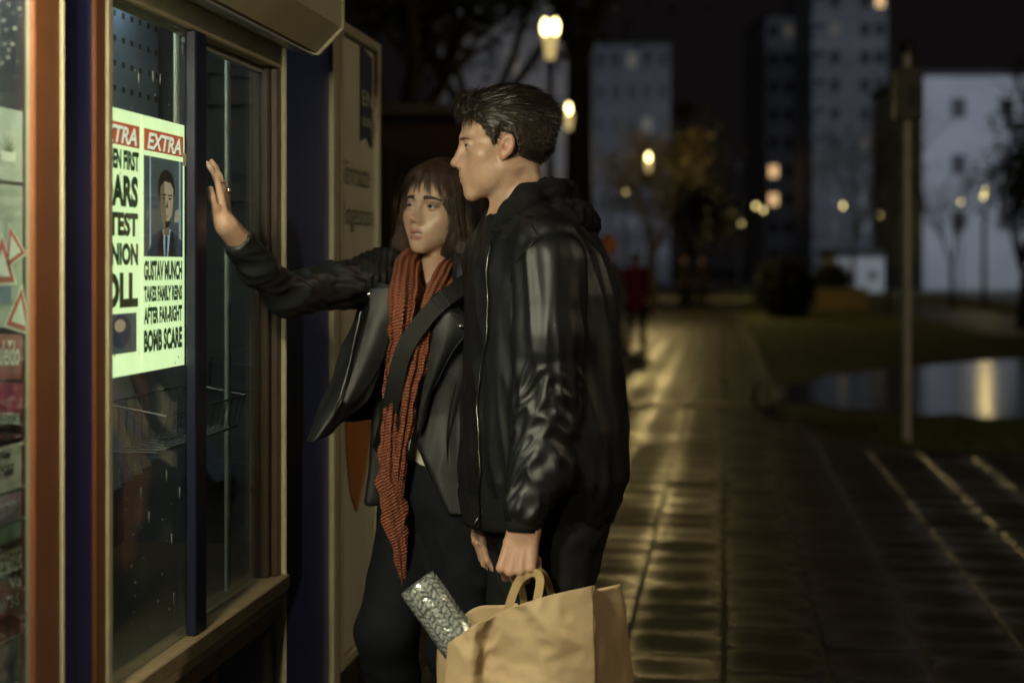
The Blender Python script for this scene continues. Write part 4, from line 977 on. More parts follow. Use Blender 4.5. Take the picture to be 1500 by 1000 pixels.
lamp(1000, 291, 4.6, 'far street lamp on the path beyond the autumn tree', G_warm2, 900)
GL = 'far street lamps beyond the lawn'
LL = {1086: 'small far street lamp just above the rounded black bush', 1235: 'far street lamp shining in front of the pale tower', 1288: 'far street lamp between the pale tower and the steel pole', 1408: 'faint far street lamp in front of the white block', 1443: 'far street lamp whose yellow light is mirrored in the pond', 1440: 'far street lamp under the one mirrored in the pond', 1056: 'faintest street lamp at the far end of the path', 917: 'dim street lamp between the man and the autumn tree'}
for px, py, d in ((1107, 303, 74), (1118, 307, 80), (1086, 328, 105), (1235, 304, 74), (1288, 315, 88), (1408, 310, 70), (1443, 280, 52), (1440, 302, 64), (1056, 340, 120), (917, 272, 52)):
    lamp(px, py, 4.6 if d > 60 else 4.2, LL.get(px, 'distant street lamp, one of a close pair left of the tower wing'), G_warm2, 50 if px in (1443, 1118) else 0, GL, d, detail=False)
# unseen lamp added at the right to light paving, pole and kiosk
for x, y in ((6.2, 4.2),):
    r = empty('street_lamp', (x, y, -.05), 0, 'added street lamp out of view at the open side of the paved square', 'street lamp'); lamp_parts(r, 4.65, G_warm, 480, (1, .80, .52))
# pole with a box near the pond
pp = Wg(1328, 645); r = empty('signal_pole', (pp.x, pp.y, -.02), 0, 'bare steel pole with a dark box on top in the grass by the pond', 'pole')
MB().lathe([(.06, 0), (.055, .02), (.037, .03), (.034, 3.10), (.034, 3.12), (.034, 3.26)], n=16).build('post', M_pole, r, True)
mb = MB(); mb.box((-.10, -.06, 2.70), (.13, .10, 3.14), .015); mb.build('box', mat('dark enclosure', (.05, .05, .04), .5, noise=(9, .5, (.09, .085, .06))), r)
mb = MB(); mb.box((.02, -.075, 2.78), (.11, -.061, 2.98), .004); mb.build('hatch', M_post, r)
mb = MB(); mb.lathe([(.05, 3.26), (.07, 3.29), (.07, 3.33), (.02, 3.36)], n=12); mb.build('cap', M_post, r, True)

# ---- buildings
def wall_mat(name, c, c2, sc=.6): return mat(name, c, .85, noise=(sc, .7, c2), bump=(3, .2))
M_conc = wall_mat('pale render', (.42, .43, .45), (.33, .34, .36)); M_conc2 = wall_mat('grey render', (.22, .22, .24), (.16, .16, .18)); M_white = wall_mat('white wall', (.55, .57, .60), (.45, .47, .50))
M_pane = mat('dark window', (.06, .065, .075), .3, spec=.5); M_lit = mat('lit window', (.5, .3, .15), .4, emit=(1, .62, .30), emit_s=1.1); M_lit2 = mat('dim lit window', (.4, .35, .25), .4, emit=(.85, .75, .6), emit_s=.05)
M_brick = wall_mat('dark red render', (.075, .040, .030), (.05, .03, .023), 2.0); M_dark = mat('dark door', (.015, .012, .012), .5); M_roof = mat('dark roof felt', (.03, .03, .03), .8)
_win = {}
def win_mesh(w, h):
    k = (round(w, 2), round(h, 2))
    if k not in _win:
        mb = MB(); f = .07
        for lo, hi in (((-w / 2, -.05, 0), (w / 2, .02, f)), ((-w / 2, -.05, h - f), (w / 2, .02, h)), ((-w / 2, -.05, f), (-w / 2 + f, .02, h - f)), ((w / 2 - f, -.05, f), (w / 2, .02, h - f)), ((-f / 2, -.05, f), (f / 2, .02, h - f))): mb.box(lo, hi)
        a = bpy.data.meshes.new('window'); a.from_pydata(mb.V, [], mb.F); a.materials.append(M_conc2)
        pm = {}
        for mm in (M_pane, M_lit, M_lit2):
            b = MB(); b.box((-w / 2 + f, -.02, f), (w / 2 - f, .03, h - f)); q = bpy.data.meshes.new('pane'); q.from_pydata(b.V, [], b.F); q.materials.append(mm); pm[mm.name] = q
        _win[k] = (a, pm)
    return _win[k]
def building(name, px0, px1, ptop, d, depth, label, m, floors, cols, lit=(), ww=1.1, wh=1.4, group=None, skip=(), balc=(), z0=1.0):
    a, b = F(px0, 0, d), F(px1, 0, d); top = CAMZ + (HOR - ptop) / FPX * d; w = b[0] - a[0]; c = (a + b) / 2; c[2] = -.05
    r = empty(name, toW(c), YAW, label, 'building', group)
    mb = MB(); mb.box((-w / 2, 0, 0), (w / 2, depth, top + .05)); mb.build('wall', m, r)
    mb = MB(); mb.box((-w / 2 - .15, -.15, top + .05), (w / 2 + .15, depth + .15, top + .45), .03); mb.build('roof', M_roof, r)
    fh = (top - z0) / floors
    for i in range(floors):
        for j in range(cols):
            if (i, j) in skip or j in skip: continue
            x = -w / 2 + w * (j + .5) / cols; z = z0 + fh * i + fh * .28; W_, H_ = min(ww, w / cols * .62), min(wh, fh * .55)
            me, pm = win_mesh(W_, H_); o = bpy.data.objects.new('window', me); C.objects.link(o); o.parent = r; o.location = (x, 0, z)
            mm = M_lit if (i, j) in lit else (M_lit2 if (i * 7 + j * 3) % 11 == 4 else M_pane)
            p = bpy.data.objects.new('pane', pm[mm.name]); C.objects.link(p); p.parent = o
            if j in balc:
                mb = MB(); mb.box((x - W_ * .9, -1.1, z - .35), (x + W_ * .9, -.003, z - .2)); mb.box((x - W_ * .9, -1.1, z - .2), (x + W_ * .9, -1.04, z + .65)); mb.build('balcony', M_conc, r)
    return r
building('apartment_tower', 1190, 1300, -60, 150, 14, 'tall pale apartment tower lit bluish, with a column of balconies', M_conc, 11, 5, lit=((9, 4),), balc=(0,), skip=(2,), ww=1.3)
building('apartment_tower', 1122, 1188, 25, 160, 14, 'dim grey stairwell wing with two warm lit windows beside the pale tower', M_conc, 9, 3, lit=((2, 0), (3, 0)), ww=1.4)
building('apartment_block', 1352, 1560, 112, 85, 12, 'white flat-roofed block with small dark windows behind the pole', M_white, 3, 6, skip=(0, 2, (2, 4)), ww=1.0, wh=1.2, z0=2.6)
building('apartment_block', 868, 982, 66, 120, 12, 'dark grey apartment block rising behind the man and the path', M_conc2, 7, 5, lit=(), ww=1.3)
building('apartment_block', 640, 832, -80, 70, 12, 'tall bluish block half hidden by bare trees behind the street lamp', M_conc2, 7, 6, ww=1.1)
building('low_building', 1226, 1296, 376, 78, 4, 'low white shed at the foot of the pale tower', M_white, 1, 2, ww=.5, wh=.5, z0=.2)
# single-storey dark red pavilion beside the path
a, b = F(470, 0, 21.5), F(762, 0, 21.5); w = b[0] - a[0]; c = (a + b) / 2; c[2] = -.05
r = empty('pavilion', toW(c), YAW, 'low dark red pavilion with a flat roof and black doorway behind the woman', 'building')
ht = CAMZ + (HOR - 172) / FPX * 21.5 + .05
mb = MB(); mb.box((-w / 2, 0, 0), (w / 2, 4, ht)); mb.build('wall', M_brick, r)
mb = MB(); mb.box((-w / 2 - .3, -.4, ht), (w / 2 + .3, 4.2, ht + .16), .02); mb.build('roof', mat('pavilion roof edge', (.10, .085, .075), .7, noise=(3, .5, (.06, .05, .045))), r)
x0, x1 = F(576, 0, 21.5)[0] - c[0], F(692, 0, 21.5)[0] - c[0]; hd = CAMZ + (HOR - 226) / FPX * 21.5
mb = MB(); mb.box((x0, -.04, 0), (x1, -.003, hd)); dr = mb.build('door', M_dark, r)
mb = MB(); mb.box((x0 - .09, -.07, 0), (x0, -.003, hd + .09)); mb.box((x1, -.07, 0), (x1 + .09, -.003, hd + .09)); mb.box((x0, -.07, hd), (x1, -.003, hd + .09)); mb.build('frame', M_brick, dr)
mb = MB(); mb.box((x1 - .14, -.09, 1.0), (x1 - .10, -.041, 1.16), .01); mb.build('handle', M_zipx if False else M_post, dr)
# lamp-lit low wall by the lawn
for i, (p0, p1, py, d, lab) in enumerate(((1190, 1271, 424, 47, 'low sandy retaining wall lit by a lamp, across the lawn'),)):
    a, b = F(p0, 0, d), F(p1, 0, d); h = CAMZ + (HOR - py) / FPX * d; c = (a + b) / 2; c[2] = -.03; r = empty('retaining_wall', toW(c), YAW, lab, 'wall'); w = b[0] - a[0]
    mb = MB(); mb.box((-w / 2, 0, 0), (w / 2, .4, h)); mb.build('wall', mat('sandy wall', (.34, .26, .13), .8, noise=(4, .6, (.24, .18, .09))), r)
    mb = MB(); mb.box((-w / 2 - .05, -.05, h), (w / 2 + .05, .45, h + .08), .01); mb.build('coping', M_kerb, r)
# floodlight masts added to wash the far facades in bluish light
def flood(px, d, h, tgt, power, label):
    p = Wp(px, 388, d); r = empty('added_flood_mast', (p.x, p.y, -.05), 0, label, 'floodlight')
    MB().lathe([(.12, 0), (.10, .4), (.06, h - .1), (.06, h)], n=10).build('mast', M_post, r, True)
    t = (Vector(tgt) - Vector((p.x, p.y, h))).normalized(); q = t.to_track_quat('-Z', 'Y'); Mx = Matrix.Translation((0, 0, h + .2)) @ q.to_matrix().to_4x4()
    mb = MB(); mb.box((-.35, -.25, .0), (.35, .25, .18), .02, Mx); hd = mb.build('added_flood_head', M_post, r)
    mb = MB(); mb.box((-.30, -.20, -.012), (.30, .20, -.002), 0, Mx); mb.build('lens', G_cool, hd)
    l = bpy.data.lights.new('added_flood_light', 'SPOT'); l.energy = power; l.color = (.74, .83, 1.0); l.spot_size = math.radians(95); l.spot_blend = .9; l.shadow_soft_size = .3
    o = bpy.data.objects.new('added_flood_light', l); C.objects.link(o); o.parent = r; o.matrix_local = Mx @ Matrix.Translation((0, 0, -.05))
flood(1640, 110, 9, Wp(1250, 200, 150), 7000, 'added tall floodlight mast at the edge of the far lawn aimed at the pale tower')
flood(1700, 55, 8, Wp(1430, 220, 85), 12000, 'added floodlight mast beyond the pond aimed at the white block')
flood(1000, 52, 7, Wp(740, 130, 70), 3600, 'added floodlight mast beside the path aimed at the block behind the trees')
flood(1080, 95, 8, Wp(925, 180, 120), 3600, 'added floodlight mast far down the path aimed at the dark grey block')

# ---- trees
M_bark = mat('dark wet bark', (.022, .018, .014), .8, noise=(8, .7, (.04, .032, .024)), bump=(30, .6))
M_leaf_d = mat('dark evergreen leaf', (.012, .018, .009), .6); M_leaf_a = mat('autumn leaf', (.05, .03, .009), .65, noise=(2, .8, (.05, .05, .014)))
def branch(mb, p, dr, ln, r, depth, rg, tips, up=.25, spread=.55):
    n = 4; pts = [np.array(p)]; d = np.array(dr, float)
    for i in range(n):
        d = d + np.array([rg.gauss(0, .13), rg.gauss(0, .13), rg.gauss(0, .08) + up * .12]); d /= np.linalg.norm(d); pts.append(pts[-1] + d * ln / n)
    mb.tube(pts, [r * (1 - .45 * i / n) for i in range(n + 1)], 6 if r > .03 else 4, False)
    if depth == 0: tips.append(pts[-1]); tips.append(pts[-2]); return
    for k in range(3 if depth > 1 else 4):
        q = pts[rg.choice([2, 3, 4])]; nd = d + np.array([rg.gauss(0, spread), rg.gauss(0, spread), rg.gauss(.15, .35)]); nd /= np.linalg.norm(nd)
        branch(mb, q, nd, ln * rg.uniform(.55, .8), r * .52, depth - 1, rg, tips, up, spread)
def tree(px, d, h, r, label, seed, leaf=None, nl=0, ls=.10, depth=4, cr=.55, group=None, trunk=.35):
    p = Wp(px, 388, d); root = empty('tree', (p.x, p.y, -.06), 0, label, 'tree', group); rg = random.Random(seed); tips = []
    mb = MB(); mb.tube([(0, 0, 0), (0, 0, .15), (rg.gauss(0, .04), rg.gauss(0, .04), h * trunk)], [r * 1.5, r * 1.1, r * .8], 10, False); mb.build('trunk', M_bark, root, True)
    mb = MB(); top = np.array(mb.V[-1] if mb.V else (0, 0, h * trunk)); top = np.array((0, 0, h * trunk - .05))
    for k in range(4): a = k * 1.7 + rg.random(); branch(mb, top, (math.cos(a) * .45, math.sin(a) * .45, 1), h * (1 - trunk) * .48, r * .6, depth - 1, rg, tips)
    lm = mb.build('limbs', M_bark, root, True)
    if leaf:
        T = np.array(tips); r2 = np.random.default_rng(seed); i = r2.integers(0, len(T), nl); P = T[i] + r2.normal(0, cr * .5, (nl, 3)); u = r2.normal(0, 1, (nl, 3)); u /= np.linalg.norm(u, axis=1, keepdims=True); v = np.cross(u, r2.normal(0, 1, (nl, 3))); v /= np.linalg.norm(v, axis=1, keepdims=True)
        s = ls * r2.uniform(.6, 1.3, nl)[:, None]; V = np.stack([P - u * s, P + v * s * .45, P + u * s, P - v * s * .45], 1).reshape(-1, 3); Q = np.arange(nl * 4).reshape(-1, 4)
        mesh_obj('crown', V, Q, leaf, root)
    return root
tree(848, 34, 14, .36, 'tall tree with a thick dark trunk beside the bright street lamp', 3, None, depth=5, trunk=.45)
tree(700, 24, 10, .16, 'bare branching tree rising above the pavilion roof', 8, M_leaf_d, 900, .09, 5)
tree(590, 22, 9, .18, 'dark leafy tree behind the pavilion and the notice panel', 12, M_leaf_d, 9000, .13, 5, .7)
tree(958, 45, 5.6, .12, 'autumn tree with amber lamp light in its crown', 5, M_leaf_a, 2600, .09, 4, .55)
tree(1012, 60, 5.2, .12, 'dim yellowing tree further along the path behind walking people', 15, M_leaf_a, 3500, .12, 4, .7)
tree(1300, 40, 6.4, .045, 'slender bare tree on the lawn beside the steel pole', 21, None, depth=5, trunk=.3)
tree(1496, 34, 4.2, .12, 'dark half-bare tree at the end of the white block', 23, M_leaf_d, 2200, .09, 5, .5)
tree(1580, 27, 4.6, .14, 'dark sparse tree overhanging the road beyond the pond', 25, M_leaf_d, 2500, .10, 5, .5)
tree(1395, 48, 5.2, .08, 'thin bare tree in front of the white block', 27, None, depth=5, trunk=.3)
tree(1250, 62, 8.5, .10, 'thin bare tree standing in front of the pale tower', 29, None, depth=5, trunk=.3)
def bush(px, d, rx, h, label, seed):
    p = Wp(px, 388, d); root = empty('bush', (p.x, p.y, -.05), 0, label, 'bush'); r2 = np.random.default_rng(seed); nl = 5000
    P = r2.normal(0, 1, (nl, 3)); P /= np.linalg.norm(P, axis=1, keepdims=True); P *= (r2.random((nl, 1)) ** .3); P *= (1 + .18 * vnoise(P * 2.5, seed))[:, None]; P = P * np.array((rx, rx, h * .55)) + np.array((0, 0, h * .5)); P[:, 2] = np.maximum(P[:, 2], .05)
    u = r2.normal(0, 1, (nl, 3)); u /= np.linalg.norm(u, axis=1, keepdims=True); v = np.cross(u, r2.normal(0, 1, (nl, 3))); v /= np.linalg.norm(v, axis=1, keepdims=True); s = .07
    mesh_obj('foliage', np.stack([P - u * s, P + v * s * .5, P + u * s, P - v * s * .5], 1).reshape(-1, 3), np.arange(nl * 4).reshape(-1, 4), M_leaf_d, root)
    rg = random.Random(seed); mb = MB(); 
    for k in range(6): a = k * 1.05; mb.tube([(0, 0, 0), (.2 * rx * math.cos(a), .2 * rx * math.sin(a), h * .4), (.5 * rx * math.cos(a), .5 * rx * math.sin(a), h * .8)], [.03, .02, .01], 5, False)
    mb.build('stems', M_bark, root)
bush(1150, 40, .85, 1.75, 'rounded black bush on the lawn beside the path', 31)
bush(1218, 66, .9, 1.5, 'small dark bush at the foot of the pale tower', 33)
# ------------------------------------------------------------------ the kiosk
XF = -1.08
def KY(px, X=XF): return -X / math.tan(math.atan((750 - px) / FPX) + YAW)
def KZ(px, py, X=XF):
    d = -X * sy + KY(px, X) * cy; return CAMZ + (HOR - py) / FPX * d
M_navy = mat('navy painted steel', (.022, .029, .12), .35, noise=(6, .5, (.02, .027, .12)), bump=(40, .08))
M_brown = mat('brown anodised frame', (.155, .057, .025), .38, noise=(14, .5, (.115, .043, .020)), bump=(120, .1))
M_cream = mat('cream trim', (.36, .32, .21), .45, noise=(10, .6, (.27, .23, .145)), bump=(60, .15))
M_shut = mat('cream shutter box', (.50, .46, .30), .5, noise=(4, .6, (.40, .36, .23)), bump=(30, .15))
M_dkbr = mat('dark bronze frame', (.055, .034, .024), .4, noise=(14, .5, (.04, .026, .018))); M_olive = mat('worn olive cream rail', (.22, .17, .10), .45, noise=(18, .7, (.14, .10, .06)), bump=(60, .2))
M_alu = mat('pale aluminium', (.55, .58, .55), .4, metal=.6)
M_inner = mat('kiosk inner wall', (.035, .04, .05), .7, noise=(3, .5, (.025, .028, .036))); M_innerfl = mat('kiosk floor', (.05, .04, .03), .7)
M_wire = mat('dark wire', (.06, .06, .065), .4, metal=.7); M_wire2 = mat('zinc wire', (.16, .16, .16), .4, metal=.8)
def glass_mat():
    m = bpy.data.materials.new('window glass'); m.use_nodes = True; nt = m.node_tree; L = nt.links.new; nt.nodes.remove(nt.nodes['Principled BSDF']); out = nt.nodes['Material Output']
    tr = N(nt, 'ShaderNodeBsdfTransparent'); tr.inputs[0].default_value = (.86, .90, .88, 1); gl = N(nt, 'ShaderNodeBsdfGlossy'); gl.inputs['Roughness'].default_value = .03; gl.inputs['Color'].default_value = (.9, .9, .9, 1)
    lw = N(nt, 'ShaderNodeLayerWeight'); lw.inputs[0].default_value = .5; pw = N(nt, 'ShaderNodeMath', operation='POWER', i1=5.0); L(lw.outputs['Facing'], pw.inputs[0]); fr_ = N(nt, 'ShaderNodeMath', operation='MULTIPLY_ADD', i1=.9, i2=.035); L(pw.outputs[0], fr_.inputs[0]); mx = N(nt, 'ShaderNodeMixShader')
    df = N(nt, 'ShaderNodeBsdfDiffuse'); df.inputs[0].default_value = (.4, .4, .36, 1); n = N(nt, 'ShaderNodeTexNoise'); n.inputs['Scale'].default_value = 14; n.inputs['Detail'].default_value = 8; tc = N(nt, 'ShaderNodeTexCoord'); L(tc.outputs['Object'], n.inputs['Vector'])
    r = N(nt, 'ShaderNodeMapRange', i1=.45, i2=.8, i3=.006, i4=.06); L(n.outputs['Fac'], r.inputs[0]); m2 = N(nt, 'ShaderNodeMixShader'); L(r.outputs[0], m2.inputs[0])
    L(fr_.outputs[0], mx.inputs[0]); L(tr.outputs[0], mx.inputs[1]); L(gl.outputs[0], mx.inputs[2]); L(mx.outputs[0], m2.inputs[1]); L(df.outputs[0], m2.inputs[2]); L(m2.outputs[0], out.inputs['Surface']); return m
M_glass = glass_mat()
M_drop = mat('rain drop', (.22, .23, .22), .08, spec=1.0)
kio = empty('kiosk', (XF, 1.6, 0), 0, 'navy and brown street kiosk with sliding glass window and cream shutter box', 'kiosk')
KO = np.array((XF, 1.6, 0))
def kb(name, lo, hi, m, parent=None, bev=.003):
    lo, hi = np.minimum(lo, hi), np.maximum(lo, hi); mb = MB(); mb.box(lo - KO, hi - KO, bev); return mb.build(name, m, parent or kio)
Z_S, Z_H, Y_E, Y_0 = KZ(402, 846), KZ(392, 94), KY(484), -1.2
ROOF = 2.52
# posts and panels along the street side: (px0, px1, protrusion, material, name)
yA, yB, yC, yD = KY(50, XF + .022), KY(89, XF + .022), KY(95, XF + .026), KY(140, XF + .006); yE, yF = KY(157, XF + .008), KY(166, XF + .010)
kb('post', (XF + .012, yA, 0), (XF + .022, yB, ROOF), M_brown); kb('trim', (XF - .04, yB, 0), (XF + .026, yC, ROOF), M_cream)
kb('panel', (XF - .04, yC, 0), (XF + .0, yD, ROOF), M_navy); kb('post', (XF - .04, yD, 0), (XF + .006, yE, ROOF), M_brown); kb('trim', (XF - .045, yE, 0), (XF + .010, yF, ROOF), M_cream)
yM0, yM1, yR0, yR1, yR2 = KY(287, XF + .012), KY(303, XF + .012), KY(400), KY(411), KY(419, XF + .016)
kb('mullion', (XF - .010, yM0, Z_S), (XF + .012, yM1, Z_H), mat('black navy mullion', (.008, .010, .028), .4))
YS0, YS1 = KY(281, XF - .018), KY(285, XF - .002); kb('sash_edge', (XF - .018, YS0, Z_S), (XF - .002, YS1, Z_H), M_olive)
kb('window_frame', (XF - .05, yR0, Z_S), (XF - .012, yR0 + .025, Z_H), M_dkbr); kb('window_frame', (XF - .05, yR0 + .026, Z_S), (XF + .004, yR1, Z_H), M_dkbr); kb('trim', (XF - .05, yR1 + .001, 0), (XF + .016, yR2, ROOF), M_cream)
kb('panel', (XF - .04, yR2 + .001, 0), (XF, KY(482), ROOF), M_navy); kb('corner_trim', (XF - .05, KY(482) + .001, 0), (XF + .014, KY(491), ROOF), M_cream)
YE = KY(491)
# header, sill, lower panels
kb('header_rail', (XF - .05, yF + .001, Z_H), (XF + .006, yR1, Z_H + .058), M_cream); kb('header_strip', (XF - .045, yM1 + .001, Z_H - .016), (XF - .025, yR0 - .001, Z_H - .001), M_alu)
kb('header_panel', (XF - .04, yF + .001, Z_H + .059), (XF, yR1, ROOF), M_navy)
kb('sill_rail', (XF - .05, yF + .001, Z_S - .035), (XF + .024, yR1, Z_S), M_olive); kb('sill_rail', (XF - .05, yF + .001, Z_S - .062), (XF + .012, yR1, Z_S - .038), M_cream); kb('bottom_rail', (XF - .04, yF + .001, Z_S - .105), (XF + .006, yR1, Z_S - .064), M_olive)
ym = KY(312)
for y0, y1 in ((yF + .001, ym - .012), (ym + .012, yR1)):
    kb('lower_panel', (XF - .04, y0, .06), (XF - .010, y1, Z_S - .106), M_navy)
kb('stile', (XF - .04, ym - .012, .06), (XF + .006, ym + .012, Z_S - .106), M_brown); kb('plinth', (XF - .05, Y_0, 0), (XF + .004, YE, .058), M_rubber)
# left bay
kb('bay_sill', (XF - .08, Y_0, .45), (XF + .02, yA - .001, .50), M_brown); kb('bay_panel', (XF - .04, Y_0, .06), (XF - .005, yA - .001, .449), M_navy); kb('bay_header', (XF - .05, Y_0, 2.06), (XF + .014, yA - .001, ROOF), M_navy)
# shell
XB = -2.7
kb('back_wall', (XB - .05, Y_0, 0), (XB, YE, ROOF), M_inner); kb('end_wall', (XB, YE - .05, 0), (XF - .051, YE - .002, ROOF - .001), M_inner); kb('end_wall', (XB, Y_0, 0), (XF - .06, Y_0 + .05, ROOF - .001), M_inner)
kb('kiosk_floor', (XB, Y_0 + .05, .02), (XF - .052, YE - .051, .06), M_innerfl); kb('roof', (XB - .1, Y_0 - .1, ROOF), (XF + .06, YE + .03, ROOF + .08), M_navy)
kb('divider', (XF - .62, yC, .06), (XF - .60, YE - .06, ROOF - .01), M_inner)
# glass
g1 = kb('glass', (XF - .014, yF + .002, Z_S + .001), (XF - .009, YS0 - .001, Z_H - .002), M_glass, None, 0); g2 = kb('glass', (XF - .036, yM1 + .001, Z_S + .001), (XF - .031, yR0 - .001, Z_H - .002), M_glass, None, 0); g3 = kb('glass', (XF + .006, .4, .501), (XF + .011, yA - .001, 2.059), M_glass, None, 0)
kb('bay_mullion', (XF - .02, .36, .50), (XF + .020, .40, 2.06), M_brown)
# rain on the panes
rg = random.Random(9); mb = MB(); mb2 = MB()
def drop(mb, y, z, x, r, l): mb.lathe([(.0004, -l), (r, -l * .4), (r * .9, 0), (.0004, r)], (x - KO[0], y - KO[1], z), 6)
for i in range(380): drop(mb, rg.uniform(1.9, yA - .01), rg.uniform(.7, 1.95), XF + .0115, rg.uniform(.0006, .0016), rg.uniform(.0008, .003))
for i in range(120): drop(mb2, rg.uniform(yF + .01, yM0 - .02), rg.uniform(Z_S, Z_H), XF - .0085, rg.uniform(.0005, .0012), rg.uniform(.001, .004) if i % 9 else .022)
for o_, nm in ((mb, 'a'), (mb2, 'b')):
    o = o_.build('rain_drops', M_drop, kio, True); o['kind'] = 'stuff'
# shutter box, dome lamps added beneath it
prof = [(XF + .004, Z_H + .062), (XF + .085, Z_H + .045), (XF + .145, Z_H + .105), (XF + .145, ROOF - .01), (XF + .004, ROOF - .01)]
mb = MB(); mb.prism([(x - KO[0], z) for x, z in prof], 'y', Y_0 - 1.6, KY(416) - 1.6); sb = mb.build('shutter_box', M_shut, kio)
mb = MB(); mb.prism([(x - KO[0], z) for x, z in [(XF + .010, Z_H + .055), (XF + .088, Z_H + .038), (XF + .152, Z_H + .102), (XF + .152, ROOF - .02), (XF + .010, ROOF - .02)]], 'y', KY(416) - 1.6 + .001, KY(416) - 1.6 + .012); mb.build('end_cap', M_shut, sb)
for i in range(5):
    mb = MB(); z = Z_H + .0555 - .0035 * i; mb.box((XF + .018 + i * .013 - KO[0], Y_0 - 1.6, z - .006), (XF + .026 + i * .013 - KO[0], KY(416) - 1.605, z), .001); mb.build('shutter_slat', M_alu, sb)
M_dome_fill = mat('added lamp glow', (.9, .95, .85), .4, emit=(1.0, .93, .64), emit_s=660); M_tube2 = mat('cool added lamp glow', (.9, .95, .95), .4, emit=(.82, 1.0, .92), emit_s=85); M_tube3 = mat('inner tube', (.9, .95, .95), .4, emit=(.70, .86, 1.0), emit_s=16)
def tube_lamp(x, z, y0, y1, m, r=.013, par=None):
    mb = MB(); mb.box((x - .03 - KO[0], y0 - 1.6, z + .014), (x + .03 - KO[0], y1 - 1.6, z + .05), .004); h = mb.build('lamp_housing', M_alu, kio)
    mb = MB(); mb.tube([(x - KO[0], y0 - 1.58, z), (x - KO[0], y1 - 1.62, z)], r, 10); mb.build('lamp_tube', m, h, True)
for yl in (.55, 1.62):  # two unseen dome lamps added to light the faces and the bag
    mb = MB(); mb.lathe([(.075, .0), (.075, .012), (.066, .016)], (XF + .125 - KO[0], yl - 1.6, Z_H + .062), 20); bz = mb.build('fill_dome_base', M_alu, kio, True)
    mb = MB(); mb.lathe([(.004, -.052), (.030, -.048), (.050, -.032), (.060, -.012), (.062, .0)], (XF + .125 - KO[0], yl - 1.6, Z_H + .062), 20); mb.build('fill_dome', M_dome_fill, bz, True)
M_key = mat('added key tube', (.9, .95, .85), .4, emit=(1.0, .97, .62), emit_s=800)  # tube added behind the header as key light on the faces
tube_lamp(XF - .046, Z_H + .011, yF + .02, KY(246, XF - .07), M_key, .008)
kb('lamp_shield', (XF - .066, yF + .02, Z_H + .019), (XF - .063, KY(246, XF - .07), Z_H + .07), mat('dark lamp shield', (.03, .035, .03), .7))  # added to keep the key tube off the kiosk interior
tube_lamp(XF - .035, 1.99, .6, 2.04, M_tube2); tube_lamp(XF - .36, 2.16, 2.45, 3.45, M_tube3)  # the bay tube is added to light the magazines and the faces
# ---- inside the window: pegboard, wire baskets, papers
mb = MB(); X = XF - .42; y0, y1, z0, z1 = KY(158, X), KY(232, X), KZ(180, 190, X), KZ(180, 10, X); pitch = .052
ys = np.arange(y0 + .03, y1, pitch); zs = np.arange(z0 + .03, z1, pitch * 1.2)
kb('pegboard', (X - .004, y0, z0), (X, y1, z1), mat('blue grey pegboard', (.13, .16, .21), .6))
peg = MB()
for y in ys:
    for z in zs: peg.box((X - KO[0] + .0005, y - 1.6, z), (X - KO[0] + .002, y + .014 - 1.6, z + .014))
o = peg.build('peg_holes', M_rubber, kio); o['kind'] = 'stuff'
def basket(y0, y1, z, dx, h, m, x0):
    r = empty('wire_basket', (x0, (y0 + y1) / 2, z), 0, None); w = (y1 - y0) / 2; mb = MB(); rr = .0026
    for t in np.linspace(-w, w, 13): mb.tube([(0, t, h), (0, t, 0), (dx * .85, t, 0), (dx, t, h * .75)], rr * .7, 4, False)
    for a, b in (((0, h)), (0, 0), (dx * .4, 0), (dx * .85, 0), (dx, h * .75)): mb.tube([(a, -w, b), (a, w, b)], rr, 5, False)
    for s in (-w, w): mb.tube([(0, s, h), (dx, s, h * .75)], rr, 5, False)
    o = mb.build('wires', m, r); return r
bl = ['wire basket hanging highest behind the right hand pane', 'wire basket hanging beside the raised hand', 'wire basket below the jacket sleeve behind the pane', 'low wire basket of papers behind the dark pane']
for (pxa, pxb, py, lab) in ((300, 372, 165, bl[0]), (300, 372, 300, bl[1]), (300, 372, 565, bl[2]), (296, 350, 700, bl[3])):
    X = XF - .34; r = basket(KY(pxa, X), KY(pxb, X), KZ(335, py, X), .16, .09, M_wire, X); tag(r, lab, 'basket', None)
X = XF - .20; r = basket(KY(150, X), KY(278, X), KZ(220, 640, X), .14, .10, M_wire2, X); tag(r, 'bright wire rack holding folded newspapers under the posters', 'rack')
def paper(y, z, x, w, h, ang, lean, m, label, cat='newspaper', group=None):
    r = empty(cat.replace(' ', '_'), (x, y, z), 0, label, cat, group); mb = MB(); nu = 8
    V = []; 
    for i in range(nu + 1):
        for j in range(2):
            t = i / nu; V.append((lean * t + .012 * math.sin(t * 3 + y * 9), (j - .5) * w + ang * t * h, t * h))
    V += [(a - .006, b, c) for a, b, c in V]; k = 2 * (nu + 1)
    Fq = [(2 * i, 2 * i + 1, 2 * i + 3, 2 * i + 2) for i in range(nu)] + [(k + 2 * i + 1, k + 2 * i, k + 2 * i + 2, k + 2 * i + 3) for i in range(nu)] + [(2 * i, 2 * i + 2, k + 2 * i + 2, k + 2 * i) for i in range(nu)] + [(2 * i + 1, k + 2 * i + 1, k + 2 * i + 3, 2 * i + 3) for i in range(nu)]
    mb.add(V, Fq); mb.build('sheet', m, r); return r
M_news = [mat('newsprint %s' % n, c, .75, noise=(45, .8, c2)) for n, c, c2 in (('grey', (.12, .13, .15), (.05, .055, .065)), ('blue', (.08, .11, .18), (.04, .05, .09)), ('pale', (.16, .16, .15), (.08, .08, .08)))]
X = XF - .15; rg = random.Random(4)
